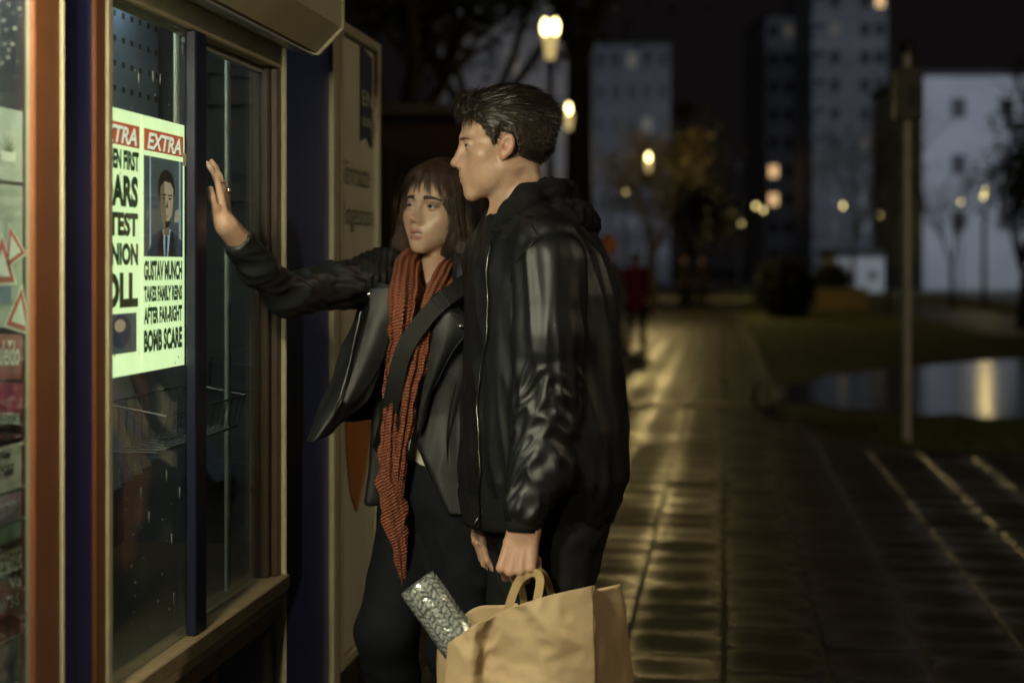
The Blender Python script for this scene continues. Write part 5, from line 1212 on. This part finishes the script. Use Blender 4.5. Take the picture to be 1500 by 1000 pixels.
for i in range(6): paper(KY(160 + i * 21, X), KZ(220, 700 - i * 3, X), X - .015 * i, .16, .20, -.35 + .1 * (i % 3), -.07, M_news[i % 3], 'folded newspaper leaning in the wire rack under the posters', 'newspaper', 'newspapers in the wire rack')
for i in range(3): paper(KY(312 + i * 16, XF - .30), KZ(335, 690, XF - .30), XF - .27 - .02 * i, .15, .16, -.3, -.08, M_news[(i + 1) % 3], 'folded newspaper in the low basket behind the right pane', 'newspaper', 'newspapers in the low basket')
kb('counter', (XF - .59, yF, Z_S - .05), (XF - .06, YE - .06, Z_S - .02), mat('dark counter', (.06, .05, .035), .45))

kb('hanging_rail', (XF - .10, KY(328, XF - .1), Z_S - .02), (XF - .09, KY(333, XF - .1), Z_H + .05), M_alu)
kb('hanging_rail', (XF - .20, KY(253, XF - .2), 1.5), (XF - .19, KY(257, XF - .2), ROOF - .02), M_alu)
# ---- posters glowing in the window
M_paper = mat('backlit poster paper', (.75, .78, .62), .6, emit=(.80, 1.0, .52), emit_s=1.35, noise=None); M_red = mat('backlit red band', (.5, .06, .03), .6, emit=(.80, .17, .06), emit_s=.62); M_ink = mat('dark green ink', (.010, .035, .012), .6, emit=(.02, .10, .03), emit_s=.25)
M_ltr = mat('backlit white lettering', (.8, .8, .7), .6, emit=(.98, 1.0, .78), emit_s=.95); M_pic = mat('backlit picture ground', (.08, .10, .10), .5, emit=(.16, .22, .22), emit_s=.35, noise=None); M_pics = mat('backlit face', (.4, .3, .2), .5, emit=(.78, .60, .40), emit_s=.5); M_pich = mat('printed dark hair', (.02, .015, .012), .5, emit=(.05, .04, .03), emit_s=.3)
M_picsd = mat('printed face shade', (.2, .14, .09), .5, emit=(.34, .25, .16), emit_s=.5); M_suit = mat('printed navy suit', (.03, .04, .07), .5, emit=(.06, .09, .14), emit_s=.4); M_shirt = mat('printed pale shirt', (.5, .6, .7), .5, emit=(.55, .72, .85), emit_s=.6)
XP = XF - .022
def poster(y0, y1, z0, z1, label, lines, pic, band):
    r = empty('poster', (XP, y0, z0), 0, label, 'poster'); w, h = y1 - y0, z1 - z0; U, Zv = (0, 1, 0), (0, 0, 1)
    mb = MB(); mb.box((-.004, 0, 0), (0, w, h)); mb.build('sheet', M_paper, r)
    def flatpoly(name, pts, m, off, par=None): return mesh_obj(name, [(off, a * w, h * (1 - b)) for a, b in pts], [tuple(range(len(pts)))], m, par or r)
    flatpoly('header_band', [(.035, .135), (.965, .135), (.965, .05), (.035, .05)], M_red, .0008)
    lettering('lettering', 'EXTRA', M_pich, r, (.0012, .10 * w + .003, h * (1 - .128) - .002), U, Zv, .80 * w, h * .066, .25, .03); lettering('lettering', 'EXTRA', M_ltr, r, (.0018, .10 * w, h * (1 - .128)), U, Zv, .80 * w, h * .066, .25, .03)
    for txt, a, b, xa, xb in lines: lettering('lettering', txt, M_ink, r, (.0012, xa * w, h * (1 - b)), U, Zv, (xb - xa) * w, h * (b - a), 0, .055)
    a0, a1, b0, b1 = pic; P = lambda u, v: (a0 + (a1 - a0) * u, b0 + (b1 - b0) * v)
    pr = flatpoly('picture', [P(0, 1), P(1, 1), P(1, 0), P(0, 0)], M_pic, .0008)
    E = lambda cx, cy_, rx, ry, n=20, f=None: [P(cx + rx * math.cos(2 * math.pi * k / n), cy_ - ry * math.sin(2 * math.pi * k / n)) for k in range(n)]
    if band:
        flatpoly('picture_stripe', [P(.14, 1), P(.17, 1), P(.17, 0), P(.14, 0)], M_shirt, .0010, pr); flatpoly('picture_stripe', [P(.90, 1), P(.94, 1), P(.94, 0), P(.90, 0)], M_shirt, .0010, pr)
        flatpoly('suit', [P(.10, 1), P(.99, 1), P(.99, .86), P(.90, .80), P(.66, .72), P(.42, .72), P(.20, .80)], M_suit, .0012, pr); flatpoly('shirt', [P(.48, 1), P(.60, 1), P(.68, .72), P(.46, .72)], M_shirt, .0014, pr); flatpoly('tie', [P(.52, 1), P(.57, 1), P(.59, .80), P(.55, .76), P(.52, .80)], M_suit, .0016, pr)
        flatpoly('hair', E(.56, .30, .22, .19), M_pich, .0014, pr); flatpoly('face', [P(.40, .30), P(.40, .50), P(.45, .62), P(.53, .70), P(.62, .68), P(.70, .56), P(.73, .42), P(.73, .30), P(.66, .24), P(.50, .23)], M_pics, .0018, pr)
        for cx in (.49, .64): flatpoly('eye', E(cx, .405, .035, .012, 10), M_pich, .0020, pr); flatpoly('brow', [P(cx - .06, .378), P(cx + .06, .375), P(cx + .05, .36), P(cx - .05, .364)], M_pich, .0020, pr)
        flatpoly('face_shade', [P(.40, .30), P(.40, .50), P(.45, .62), P(.53, .70), P(.55, .60), P(.53, .48), P(.50, .34), P(.50, .23)], M_picsd, .0019, pr); flatpoly('neck', [P(.49, .78), P(.63, .78), P(.64, .66), P(.49, .66)], M_picsd, .0015, pr); flatpoly('lapel', [P(.30, 1), P(.50, 1), P(.46, .73), P(.38, .75)], M_pich, .0015, pr); flatpoly('lapel', [P(.60, 1), P(.80, 1), P(.74, .76), P(.66, .73)], M_pich, .0015, pr); flatpoly('window_glow', [P(.76, .64), P(.89, .64), P(.89, .50), P(.80, .52)], M_pics, .0010, pr)
        flatpoly('mouth', E(.56, .585, .05, .007, 10), M_picsd, .0020, pr); flatpoly('nose', [P(.54, .50), P(.59, .50), P(.575, .42)], M_pich, .0020, pr); flatpoly('beard', [P(.44, .60), P(.53, .71), P(.62, .69), P(.68, .58), P(.62, .635), P(.50, .635)], M_pich, .0019, pr)
    else:
        flatpoly('figure', E(.62, .45, .24, .42), M_suit, .0011, pr); flatpoly('figure', E(.60, .30, .13, .16), M_pics, .0013, pr); flatpoly('glow', E(.2, .6, .16, .3), M_pics, .0011, pr)
    return r
zP0, zP1 = KZ(270, 534, XP), KZ(270, 184, XP); yP0, yP1 = KY(208, XP), KY(270, XP); wP = yP1 - yP0
pr_ = poster(yP0, yP1, zP0, zP1, 'glowing news poster with a portrait of a suited man and four lines', [('GUSTAV MUNCH', .565, .645, .03, .93), ('TAKES FAMILY REINS', .665, .728, .03, .93), ('AFTER FAR-RIGHT', .748, .815, .03, .93), ('BOMB SCARE', .837, .925, .03, .93)], (.03, .95, .155, .55), True)
poster(yP0 - wP - .006, yP0 - .006, zP0, zP1, 'glowing news poster of tall green words half hidden by the brown post', [('SWEDEN FIRST', .15, .225, .03, .95), ('SOARS', .245, .365, .03, .93), ('LATEST', .385, .475, .03, .93), ('OPINION', .50, .585, .03, .93), ('POLL', .61, .745, .03, .93)], (.03, .90, .765, .915), False)
mb = MB(); mb.box((0, 0, 0), (.001, .05, .026)); o = mb.build('tape', mat('yellow tape', (.6, .5, .2), .5, emit=(.9, .8, .4), emit_s=.25), pr_); o.location = (.001, wP - .012, (zP1 - zP0) * .83)

# ---- magazines in the left bay
XM = XF - .14
def magazine(pxa, ya, yb, col, col2, label, texts=(), extra=None, tilt=0, cat='magazine', em=None, w=.21):
    z1, z0 = KZ(25, ya, XM), KZ(25, yb, XM); h = max(.05, z1 - z0); y0 = KY(pxa, XM); r = empty('magazine', (XM, y0, z0), 0, label, cat, None)
    r.rotation_euler = (tilt, 0, 0); m = mat('cover', col, .35, noise=(28, .8, col2)); mb = MB(); mb.box((-.006, 0, 0), (0, w, h)); mb.build('cover', m, r)
    for txt, fx, fz, tw, th, c in texts: lettering('lettering', txt, c, r, (.001, fx, fz * h), (0, 1, 0), (0, 0, 1), tw, th * h, 0, .02)
    if extra: extra(r, w, h)
    return r
M_tw = mat('white print', (.7, .7, .66), .4); M_tb = mat('black print', (.02, .02, .02), .4); M_tr = mat('red print', (.45, .03, .03), .4); M_ty = mat('pale green print', (.55, .58, .35), .4)
def tri(r, w, h, cy0, cz0, s, rot=0):
    def T(sc, off, m):
        pts = [(math.cos(a + rot) * s * sc, math.sin(a + rot) * s * sc) for a in (math.pi / 2, math.pi / 2 + 2.094, math.pi / 2 + 4.189)]
        mesh_obj('warning_triangle', [(off, cy0 + a, cz0 + b) for a, b in pts], [(0, 1, 2)], m, r)
    T(1, .0012, M_tw); T(.84, .0016, M_tr); T(.52, .0020, M_tw)
plast = (.42, .46, .44); plast2 = (.30, .34, .33)
magazine(-60, 162, 268, plast, plast2, 'clear bagged pack with a green plant picture on the top shelf of the bay', (), lambda r, w, h: [mesh_obj('leaf', [(.0012, .155 + .02 * math.cos(a) * .3, h * .40), (.0012, .155 + .035 * math.cos(a), h * .40 + .035 * math.sin(a)), (.0012, .163 + .02 * math.cos(a) * .3, h * .40)], [(0, 1, 2)], mat('printed leaf', (.04, .12, .06), .5), r) for a in (.5, 1.0, 1.5, 2.0, 2.6)] + [mesh_obj('planter', [(.0014, .135, h * .28), (.0014, .18, h * .28), (.0014, .185, h * .41), (.0014, .13, h * .41)], [(0, 1, 2, 3)], M_tw, r)])
magazine(-60, 272, 478, plast, plast2, 'clear plastic packet of red and white warning triangles', (), lambda r, w, h: (tri(r, w, h, .135, h * .42, .062), tri(r, w, h, .175, h * .55, .050, .35), tri(r, w, h, .195, h * .08, .058, -.2), mesh_obj('label', [(.0022, .09, h * .17), (.0022, .165, h * .17), (.0022, .165, h * .29), (.0022, .09, h * .29)], [(0, 1, 2, 3)], mat('blue label', (.12, .18, .30), .5), r)))
magazine(-62, 480, 545, (.38, .03, .05), (.2, .02, .04), 'red magazine with white handwritten style title', (('Kaleido', .105, .30, .095, .55, M_tw),), tilt=-.06)
magazine(-62, 542, 615, (.42, .05, .12), (.22, .03, .08), 'crimson recipe magazine with slanted white title', (('Рецептов', .10, .12, .10, .36, M_tw), ('о прик', .09, -.22, .09, .26, M_tb)), tilt=-.12)
magazine(-62, 604, 648, (.24, .09, .08), (.13, .05, .05), 'brown booklet tucked under the crimson recipe magazine')
magazine(-62, 640, 718, (.6, .58, .48), (.4, .37, .3), 'beige paper with grey headings and a faded photo', (('рская', .11, .62, .06, .20, M_tb), ('нская', .11, .34, .07, .20, M_tb)))
magazine(-62, 722, 762, (.36, .2, .3), (.48, .36, .4), 'mauve magazine with tall pale letters above the wire shelf', (('УЦПР', .10, .15, .09, .6, M_tw),))
magazine(-62, 765, 800, (.22, .3, .22), (.1, .13, .1), 'green photo magazine above the car magazines', ())
magazine(-62, 790, 845, (.4, .34, .28), (.24, .13, .1), 'car magazine with a pale strip and black headline', (('VOLVO XC-', .125, .30, .085, .40, M_tb),), lambda r, w, h: mesh_obj('strip', [(.0006, .10, h * .22), (.0006, .21, h * .22), (.0006, .21, h * .80), (.0006, .10, h * .80)], [(0, 1, 2, 3)], M_ty, r))
magazine(-62, 815, 862, (.42, .08, .06), (.24, .06, .05), 'red magazine with two lines of large white title', (('Tekn', .125, .58, .085, .38, M_tw), ('Va', .165, .06, .045, .40, M_tw)))
magazine(-62, 862, 932, (.22, .17, .15), (.42, .08, .08), 'car magazine with white headline over a red car photo', (('BMW 3-S', .10, .66, .10, .26, M_tw),), lambda r, w, h: mesh_obj('car_photo', [(.0008, .10, h * .05), (.0008, .20, h * .05), (.0008, .20, h * .36), (.0008, .17, h * .56), (.0008, .13, h * .52), (.0008, .10, h * .36)], [tuple(range(6))], mat('printed red car', (.20, .03, .03), .35, noise=(30, .8, (.05, .03, .03))), r))
magazine(-62, 936, 1040, (.16, .16, .18), (.32, .32, .32), 'grey magazine at the bottom of the wire rack')
for py in (268, 716, 762, 931):
    X = XM + .012; mb = MB(); mb.tube([(X - KO[0], -.6, KZ(25, py, X)), (X - KO[0], KY(55, X) - 1.6, KZ(25, py, X))], .003, 6); mb.build('shelf_wire', M_rubber if py == 268 else M_wire2, kio)
kb('bay_back', (XM - .075, Y_0 + .06, .5), (XM - .055, yA + .1, 2.3), M_inner)
# ---- notice panel at the far end
X = XF; y0, y1 = KY(493), KY(552); zt, zb = KZ(520, 45), KZ(515, 962)
pan = empty('notice_panel', (X, y0, zb), 0, 'tall pale notice panel in a cream frame at the end of the kiosk', 'notice panel'); w, h = y1 - y0, zt - zb
M_board = mat('grey cream board', (.50, .48, .37), .6, noise=(5, .6, (.42, .40, .30))); M_gray = mat('faded grey print', (.16, .155, .12), .6); M_nv = mat('faded navy print', (.03, .035, .06), .5); M_org = mat('orange print', (.40, .14, .04), .6, noise=(8, .6, (.28, .09, .03)))
mb = MB(); mb.box((-.05, .03, .03), (-.004, w - .03, h - .03)); mb.build('board', M_board, pan)
for nm, lo, hi in (('frame', (-.06, 0, 0), (.014, .03, h)), ('frame', (-.06, w - .03, 0), (.014, w, h)), ('frame', (-.06, .03, 0), (.014, w - .03, .03)), ('frame', (-.06, .03, h - .03), (.014, w - .03, h))):
    mb = MB(); mb.box(lo, hi, .003); mb.build(nm, M_cream, pan)
fz = lambda py: (KZ(522, py) - zb)
mesh_obj('ribbon', [(.0, w * a, fz(b)) for a, b in ((.58, 62), (.88, 72), (.88, 212), (.73, 196), (.58, 204))], [(0, 1, 2, 3, 4)], M_nv, pan)
for t, py0, py1, a, b, m_ in (('EN', 150, 128, .60, .86, M_board), ('aste', 180, 166, .60, .86, M_board), ('Värimaste', 272, 236, .12, .80, M_gray), ('Kogesioon', 340, 296, .12, .92, M_gray)):
    lettering('lettering', t, m_, pan, (.0015, w * a, fz(py0)), (0, 1, 0), (0, 0, 1), w * (b - a), fz(py1) - fz(py0))
pts = [(.20, 560), (.86, 560), (.84, 640), (.70, 700), (.48, 752), (.34, 720), (.24, 660)]
mesh_obj('orange_drop', [(.0, w * a, fz(b)) for a, b in pts], [tuple(range(len(pts)))], M_org, pan)
mb = MB(); mb.box((-.05, .0, -zb + .0), (-.02, .05, .0)); mb.build('leg', M_cream, pan); mb = MB(); mb.box((-.05, w - .05, -zb), (-.02, w, 0)); mb.build('leg', M_cream, pan)
# ------------------------------------------------------------------ bag, wrapped roll, passers-by
M_kraft = mat('kraft paper', (.52, .37, .215), .72, noise=(5, .5, (.45, .315, .18)), bump=(45, .35), spec=.25)
M_kraft_in = mat('kraft paper handle', (.42, .28, .13), .7)
def build_bag():
    base = F(775, 388, 2.87); base[2] = 0
    r = empty('paper_bag', toW(base), YAW, 'brown kraft paper carrier bag hanging from the man\'s hand', 'bag')
    fr_ = [[F(656, 943, 2.845), F(694, 915, 2.815), F(728, 897, 2.83), F(800, 873, 2.785), F(868, 857, 2.80)],
           [F(653, 1000, 2.835), F(690, 975, 2.80), F(716, 962, 2.835), F(800, 940, 2.775), F(870, 925, 2.79)],
           [F(655, 1100, 2.82), F(690, 1090, 2.80), F(725, 1085, 2.79), F(805, 1075, 2.77), F(874, 1065, 2.785)],
           [F(665, 1225, 2.83), F(700, 1222, 2.80), F(735, 1220, 2.79), F(810, 1214, 2.78), F(876, 1206, 2.79)]]
    front, _ = sheet('front_panel', fr_, 70, 80, .0016, M_kraft, r, base, .004, (14, 14, 14), 101, .0065)
    bk = [[F(641, 951, 2.96), F(690, 893, 2.98), F(745, 885, 2.98), F(825, 872, 2.97), F(909, 855, 2.945)], [F(640, 1000, 2.96), F(690, 985, 2.98), F(745, 975, 2.98), F(830, 960, 2.97), F(920, 925, 2.945)],
          [F(648, 1100, 2.95), F(690, 1090, 2.97), F(745, 1080, 2.97), F(830, 1070, 2.96), F(932, 1040, 2.945)], [F(660, 1200, 2.95), F(700, 1200, 2.97), F(745, 1195, 2.97), F(830, 1190, 2.96), F(934, 1165, 2.945)]]
    sheet('back_panel', bk, 30, 40, .0016, M_kraft, r, base, .006, (14, 14, 14), 102)
    rg_ = [[fr_[i][4] + np.array((0, .001, 0)), (fr_[i][4] + bk[i][4]) / 2 + np.array((-.020 + .012 * i, 0, -.012 if i == 0 else 0)), bk[i][4] - np.array((0, .001, 0))] for i in range(4)]
    sheet('gusset', rg_, 30, 16, .0016, M_kraft, r, base, .004, (16, 16, 16), 103, .004)
    lg_ = [[fr_[i][0] + np.array((0, .001, 0)), (fr_[i][0] + bk[i][0]) / 2 + np.array((.02, 0, -.01)), bk[i][0] - np.array((0, .001, 0))] for i in range(4)]
    sheet('gusset', lg_, 30, 16, .0016, M_kraft, r, base, .004, (16, 16, 16), 104)
    b0 = np.array(fr_[3]); b1 = np.array(bk[3]); sheet('bottom', [b0 + np.array((0, .002, .002)), (b0 + b1) / 2, b1 - np.array((0, .002, 0))], 8, 20, .0016, M_kraft, r, base)
    def strap(pts, wd=.0085):
        P = catmull(np.array([F(*p) for p in pts]), 40); T = np.gradient(P, axis=0); T /= np.linalg.norm(T, axis=1, keepdims=True); S = np.cross(T, (0, 1.0, 0)); S /= np.linalg.norm(S, axis=1, keepdims=True) + 1e-9; D = np.cross(S, T)
        V = np.stack([P + S * a * wd + D * b * .0010 for a, b in ((-1, -1), (1, -1), (1, 1), (-1, 1))], 1).reshape(-1, 3)
        Q = [(i * 4 + k, i * 4 + (k + 1) % 4, i * 4 + 4 + (k + 1) % 4, i * 4 + 4 + k) for i in range(39) for k in range(4)] + [(3, 2, 1, 0), (156, 157, 158, 159)]
        mesh_obj('handle', V - base, Q, M_kraft_in, r)
    strap([(738, 925, 2.850), (745, 890, 2.845), (757, 856, 2.860), (768, 843, 2.872), (782, 838, 2.868), (791, 848, 2.860), (787, 880, 2.835), (785, 920, 2.835)])
    strap([(772, 915, 2.962), (767, 880, 2.95), (764, 856, 2.905), (772, 845, 2.885), (788, 836, 2.885), (799, 846, 2.905), (808, 872, 2.95), (812, 905, 2.962)], .0075)
    return r
build_bag()
def foil_mat():
    def bld(m, nt, b, L, tc):
        s = N(nt, 'ShaderNodeAttribute', attribute_name='s'); t = N(nt, 'ShaderNodeAttribute', attribute_name='t')
        def mth(op, a, bb=None, c=None):
            n = N(nt, 'ShaderNodeMath', operation=op)
            for i, v in enumerate((a, bb, c)):
                if v is None: continue
                if hasattr(v, 'links'): L(v, n.inputs[i])
                else: n.inputs[i].default_value = v
            return n.outputs[0]
        row = mth('MULTIPLY', t.outputs['Fac'], 15.0); fl = mth('FLOOR', row); fx = mth('SUBTRACT', row, fl); par = mth('SUBTRACT', mth('MULTIPLY', mth('MODULO', fl, 2.0), 2.0), 1.0)
        ph = mth('ADD', mth('MULTIPLY', s.outputs['Fac'], 1 / .0125), mth('MULTIPLY', mth('MULTIPLY', fx, par), .9))
        ns = N(nt, 'ShaderNodeTexNoise'); ns.inputs['Scale'].default_value = 30; L(tc.outputs['Object'], ns.inputs['Vector'])
        sn = mth('SINE', mth('MULTIPLY', mth('ADD', ph, mth('MULTIPLY', ns.outputs['Fac'], 1.1)), 2 * math.pi)); edge = mth('MULTIPLY', mth('ABSOLUTE', mth('SUBTRACT', fx, .5)), 2.0)
        msk = mth('MULTIPLY', mth('GREATER_THAN', sn, .05), mth('LESS_THAN', edge, .74))
        vo = N(nt, 'ShaderNodeTexVoronoi', feature='DISTANCE_TO_EDGE'); vo.inputs['Scale'].default_value = 75; L(tc.outputs['Object'], vo.inputs['Vector']); vr = N(nt, 'ShaderNodeMapRange', i1=.02, i2=.14); L(vo.outputs['Distance'], vr.inputs[0]); msk = mth('ADD', mth('MULTIPLY', msk, .5), mth('MULTIPLY', vr.outputs[0], .5))
        mx = N(nt, 'ShaderNodeMix', data_type='RGBA', i6=(.14, .16, .15, 1), i7=(.75, .80, .74, 1)); L(msk, mx.inputs[0]); L(mx.outputs[2], b.inputs['Base Color'])
        n2 = N(nt, 'ShaderNodeTexNoise'); n2.inputs['Scale'].default_value = 38; n2.inputs['Detail'].default_value = 3; L(tc.outputs['Object'], n2.inputs['Vector'])
        bp = N(nt, 'ShaderNodeBump'); bp.inputs['Strength'].default_value = .9; bp.inputs['Distance'].default_value = .006; L(n2.outputs['Fac'], bp.inputs['Height']); L(bp.outputs[0], b.inputs['Normal'])
    return mat('patterned foil', (.2, .2, .2), .24, metal=.45, spec=.9, coat=.8, build=bld)
M_foil = foil_mat()
def build_roll():
    a, b = F(611, 853, 2.945), F(722, 1010, 2.90); base = (a + b) / 2; base[2] = 0
    r = empty('gift_roll', toW(base), YAW, 'cylinder wrapped in dark silver patterned foil sticking out of the paper bag', 'roll')
    ax = (b - a) / np.linalg.norm(b - a); u = np.cross(ax, (0, 1.0, 0)); u /= np.linalg.norm(u); v = np.cross(ax, u); R_ = .0425; n, m = 48, 24; V = []; S = []; T = []
    for i in range(m):
        q = i / (m - 1)
        for k in range(n + 1):
            t = 2 * math.pi * k / n; rr = R_ * (1 + .010 * math.sin(3 * t + q * 5)) * (1 - .05 * math.exp(-q * 60)); V.append(a + (b - a) * q + rr * (math.cos(t) * u + math.sin(t) * v)); S.append(q * np.linalg.norm(b - a)); T.append(k / n)
    Q = [(i * (n + 1) + k, i * (n + 1) + k + 1, (i + 1) * (n + 1) + k + 1, (i + 1) * (n + 1) + k) for i in range(m - 1) for k in range(n)]
    o = mesh_obj('wrapping', np.array(V) - base, Q, M_foil, r, True); attr(o, 's', S); attr(o, 't', T)
    for c, sg, nm in ((a, 1, 'end_cap'), (b, -1, 'end_cap')):
        mb = MB(); mb.tube([c + ax * .004 * sg - base, c - ax * .0005 * sg - base, c - ax * .0015 * sg - base], [R_ * .965, R_ * .955, R_ * .93], 40); mb.build(nm, mat('dark foil end', (.05, .06, .055), .35, spec=.8), r)
build_roll()
M_pskin = mat('far skin', (.55, .33, .20), .6); M_cap_o = mat('orange knit cap', (.85, .30, .07), .8)
def passer(px, py_head, d, hgt, facing, coat, legs, label, headm=None, stride=.18, seed=0, coat_len=.45, capm=None):
    p = F(px, 0, d); base = np.array((p[0], p[1], 0.0)); r = empty('person', toW(base), YAW, label, 'person'); s = hgt / 1.76; fw = np.array((math.sin(facing), math.cos(facing), 0)); sd = np.array((fw[1], -fw[0], 0)); up = np.array((0, 0, 1.0))
    Pt = lambda a, f, z: (sd * a + fw * f + up * z) * s
    ft = [Pt(-.09, stride, .08), Pt(.09, -stride, .10)]; kn = [Pt(-.09, stride * .75, .50), Pt(.09, -stride * .1, .50)]; hp = [Pt(-.085, 0, .92), Pt(.085, 0, .92)]
    sh = [Pt(-.18, 0, 1.42), Pt(.18, 0, 1.42)]; el = [Pt(-.25, -.10, 1.14), Pt(.25, .03, 1.14)]; hd = [Pt(-.24, .02, .90), Pt(.24, .15, .92)]
    def body(q):
        d_ = ell(q, Pt(0, .01, 1.64), np.array((.078, .098, .115)) * s); d_ = smin(d_, cap(q, Pt(0, -.01, 1.55), Pt(0, -.01, 1.40), .05 * s, .06 * s), .03); d_ = smin(d_, ell(q, Pt(0, .105, 1.62), np.array((.012, .02, .02)) * s), .01)
        d_ = smin(d_, ell(q, Pt(0, 0, 1.18), np.array((.15, .10, .28)) * s), .05)
        for i in (0, 1):
            d_ = smin(d_, chain(q, [hp[i], kn[i], ft[i]], [.07, .05, .035]), .03); d_ = smin(d_, chain(q, [sh[i], el[i], hd[i]], [.045, .037, .026]), .03); d_ = smin(d_, ell(q, hd[i] - up * .05, np.array((.03, .03, .06))), .02)
        return d_
    lo, hi = np.array((-.55, -.55, -.02)) * s, np.array((.55, .55, 1.85)) * s
    V, Q = mesh_sdf(body, lo, hi, .016); mesh_obj('body', V, Q, headm or M_pskin, r, True)
    def coat_f(q):
        d_ = chain(q, [Pt(0, -.005, 1.36), Pt(0, 0, 1.10), Pt(0, 0, 1.30 - coat_len * 1.2)], [.15 * s, .16 * s, .18 * s], .05)
        for i in (0, 1): d_ = smin(d_, chain(q, [sh[i], el[i], hd[i] + up * .03], [.075, .062, .05]), .03)
        return d_
    V, Q = mesh_sdf(coat_f, lo, hi, .016); mesh_obj('coat', disp(V, coat_f, .008 * vnoise(V * 12, seed)), Q, coat, r, True)
    def leg_f(q): return np.minimum(chain(q, [hp[0], kn[0], ft[0]], [.095, .072, .06]), chain(q, [hp[1], kn[1], ft[1]], [.095, .072, .06]))
    V, Q = mesh_sdf(leg_f, lo, hi, .018); mesh_obj('trousers', V, Q, legs, r, True)
    def hair_f(q): return np.maximum(ell(q, Pt(0, -.012, 1.665), np.array((.088, .108, .108)) * s), -(q @ (up - fw * .55).astype(np.float32)) + float((up - fw * .55) @ Pt(0, 0, 1.62)))
    V, Q = mesh_sdf(hair_f, lo, hi, .012); mesh_obj('knit_cap' if capm else 'hair', V, Q, capm or M_hair_m, r, True)
    for i in (0, 1):
        def sh_f(q): return np.maximum(chain(q, [ft[i] * np.array((1, 1, 0)) + up * .05 - fw * .05, ft[i] * np.array((1, 1, 0)) + up * .04 + fw * .15], [.05, .04]), -q[:, 2])
        V, Q = mesh_sdf(sh_f, lo, hi, .014); mesh_obj('shoe', V, Q, M_shoe, r, True)
    return r
M_coat_g = mat('grey wool coat', (.10, .09, .08), .9); M_coat_r = mat('red jacket', (.30, .02, .03), .7); M_coat_d = mat('dark coat', (.02, .018, .016), .85)
passer(889, 350, 14.2, 1.76, math.radians(-100), M_coat_g, M_jeans, 'passer-by in grey coat and orange knit cap walking behind the man', seed=1, coat_len=.55, capm=M_cap_o)
passer(931, 372, 26.0, 1.70, math.radians(170), M_coat_r, M_jeans, 'distant person in a red jacket beside the grey coated passer-by', seed=2)
passer(1002, 372, 48.0, 1.78, math.radians(175), M_coat_d, M_jeans, 'distant dark walking figure on the left of a pair on the path', seed=3, stride=.22)
passer(1028, 374, 48.5, 1.74, math.radians(180), M_coat_d, M_jeans, 'distant dark walking figure on the right of a pair on the path', seed=4, stride=.20)
build_man()
build_woman()
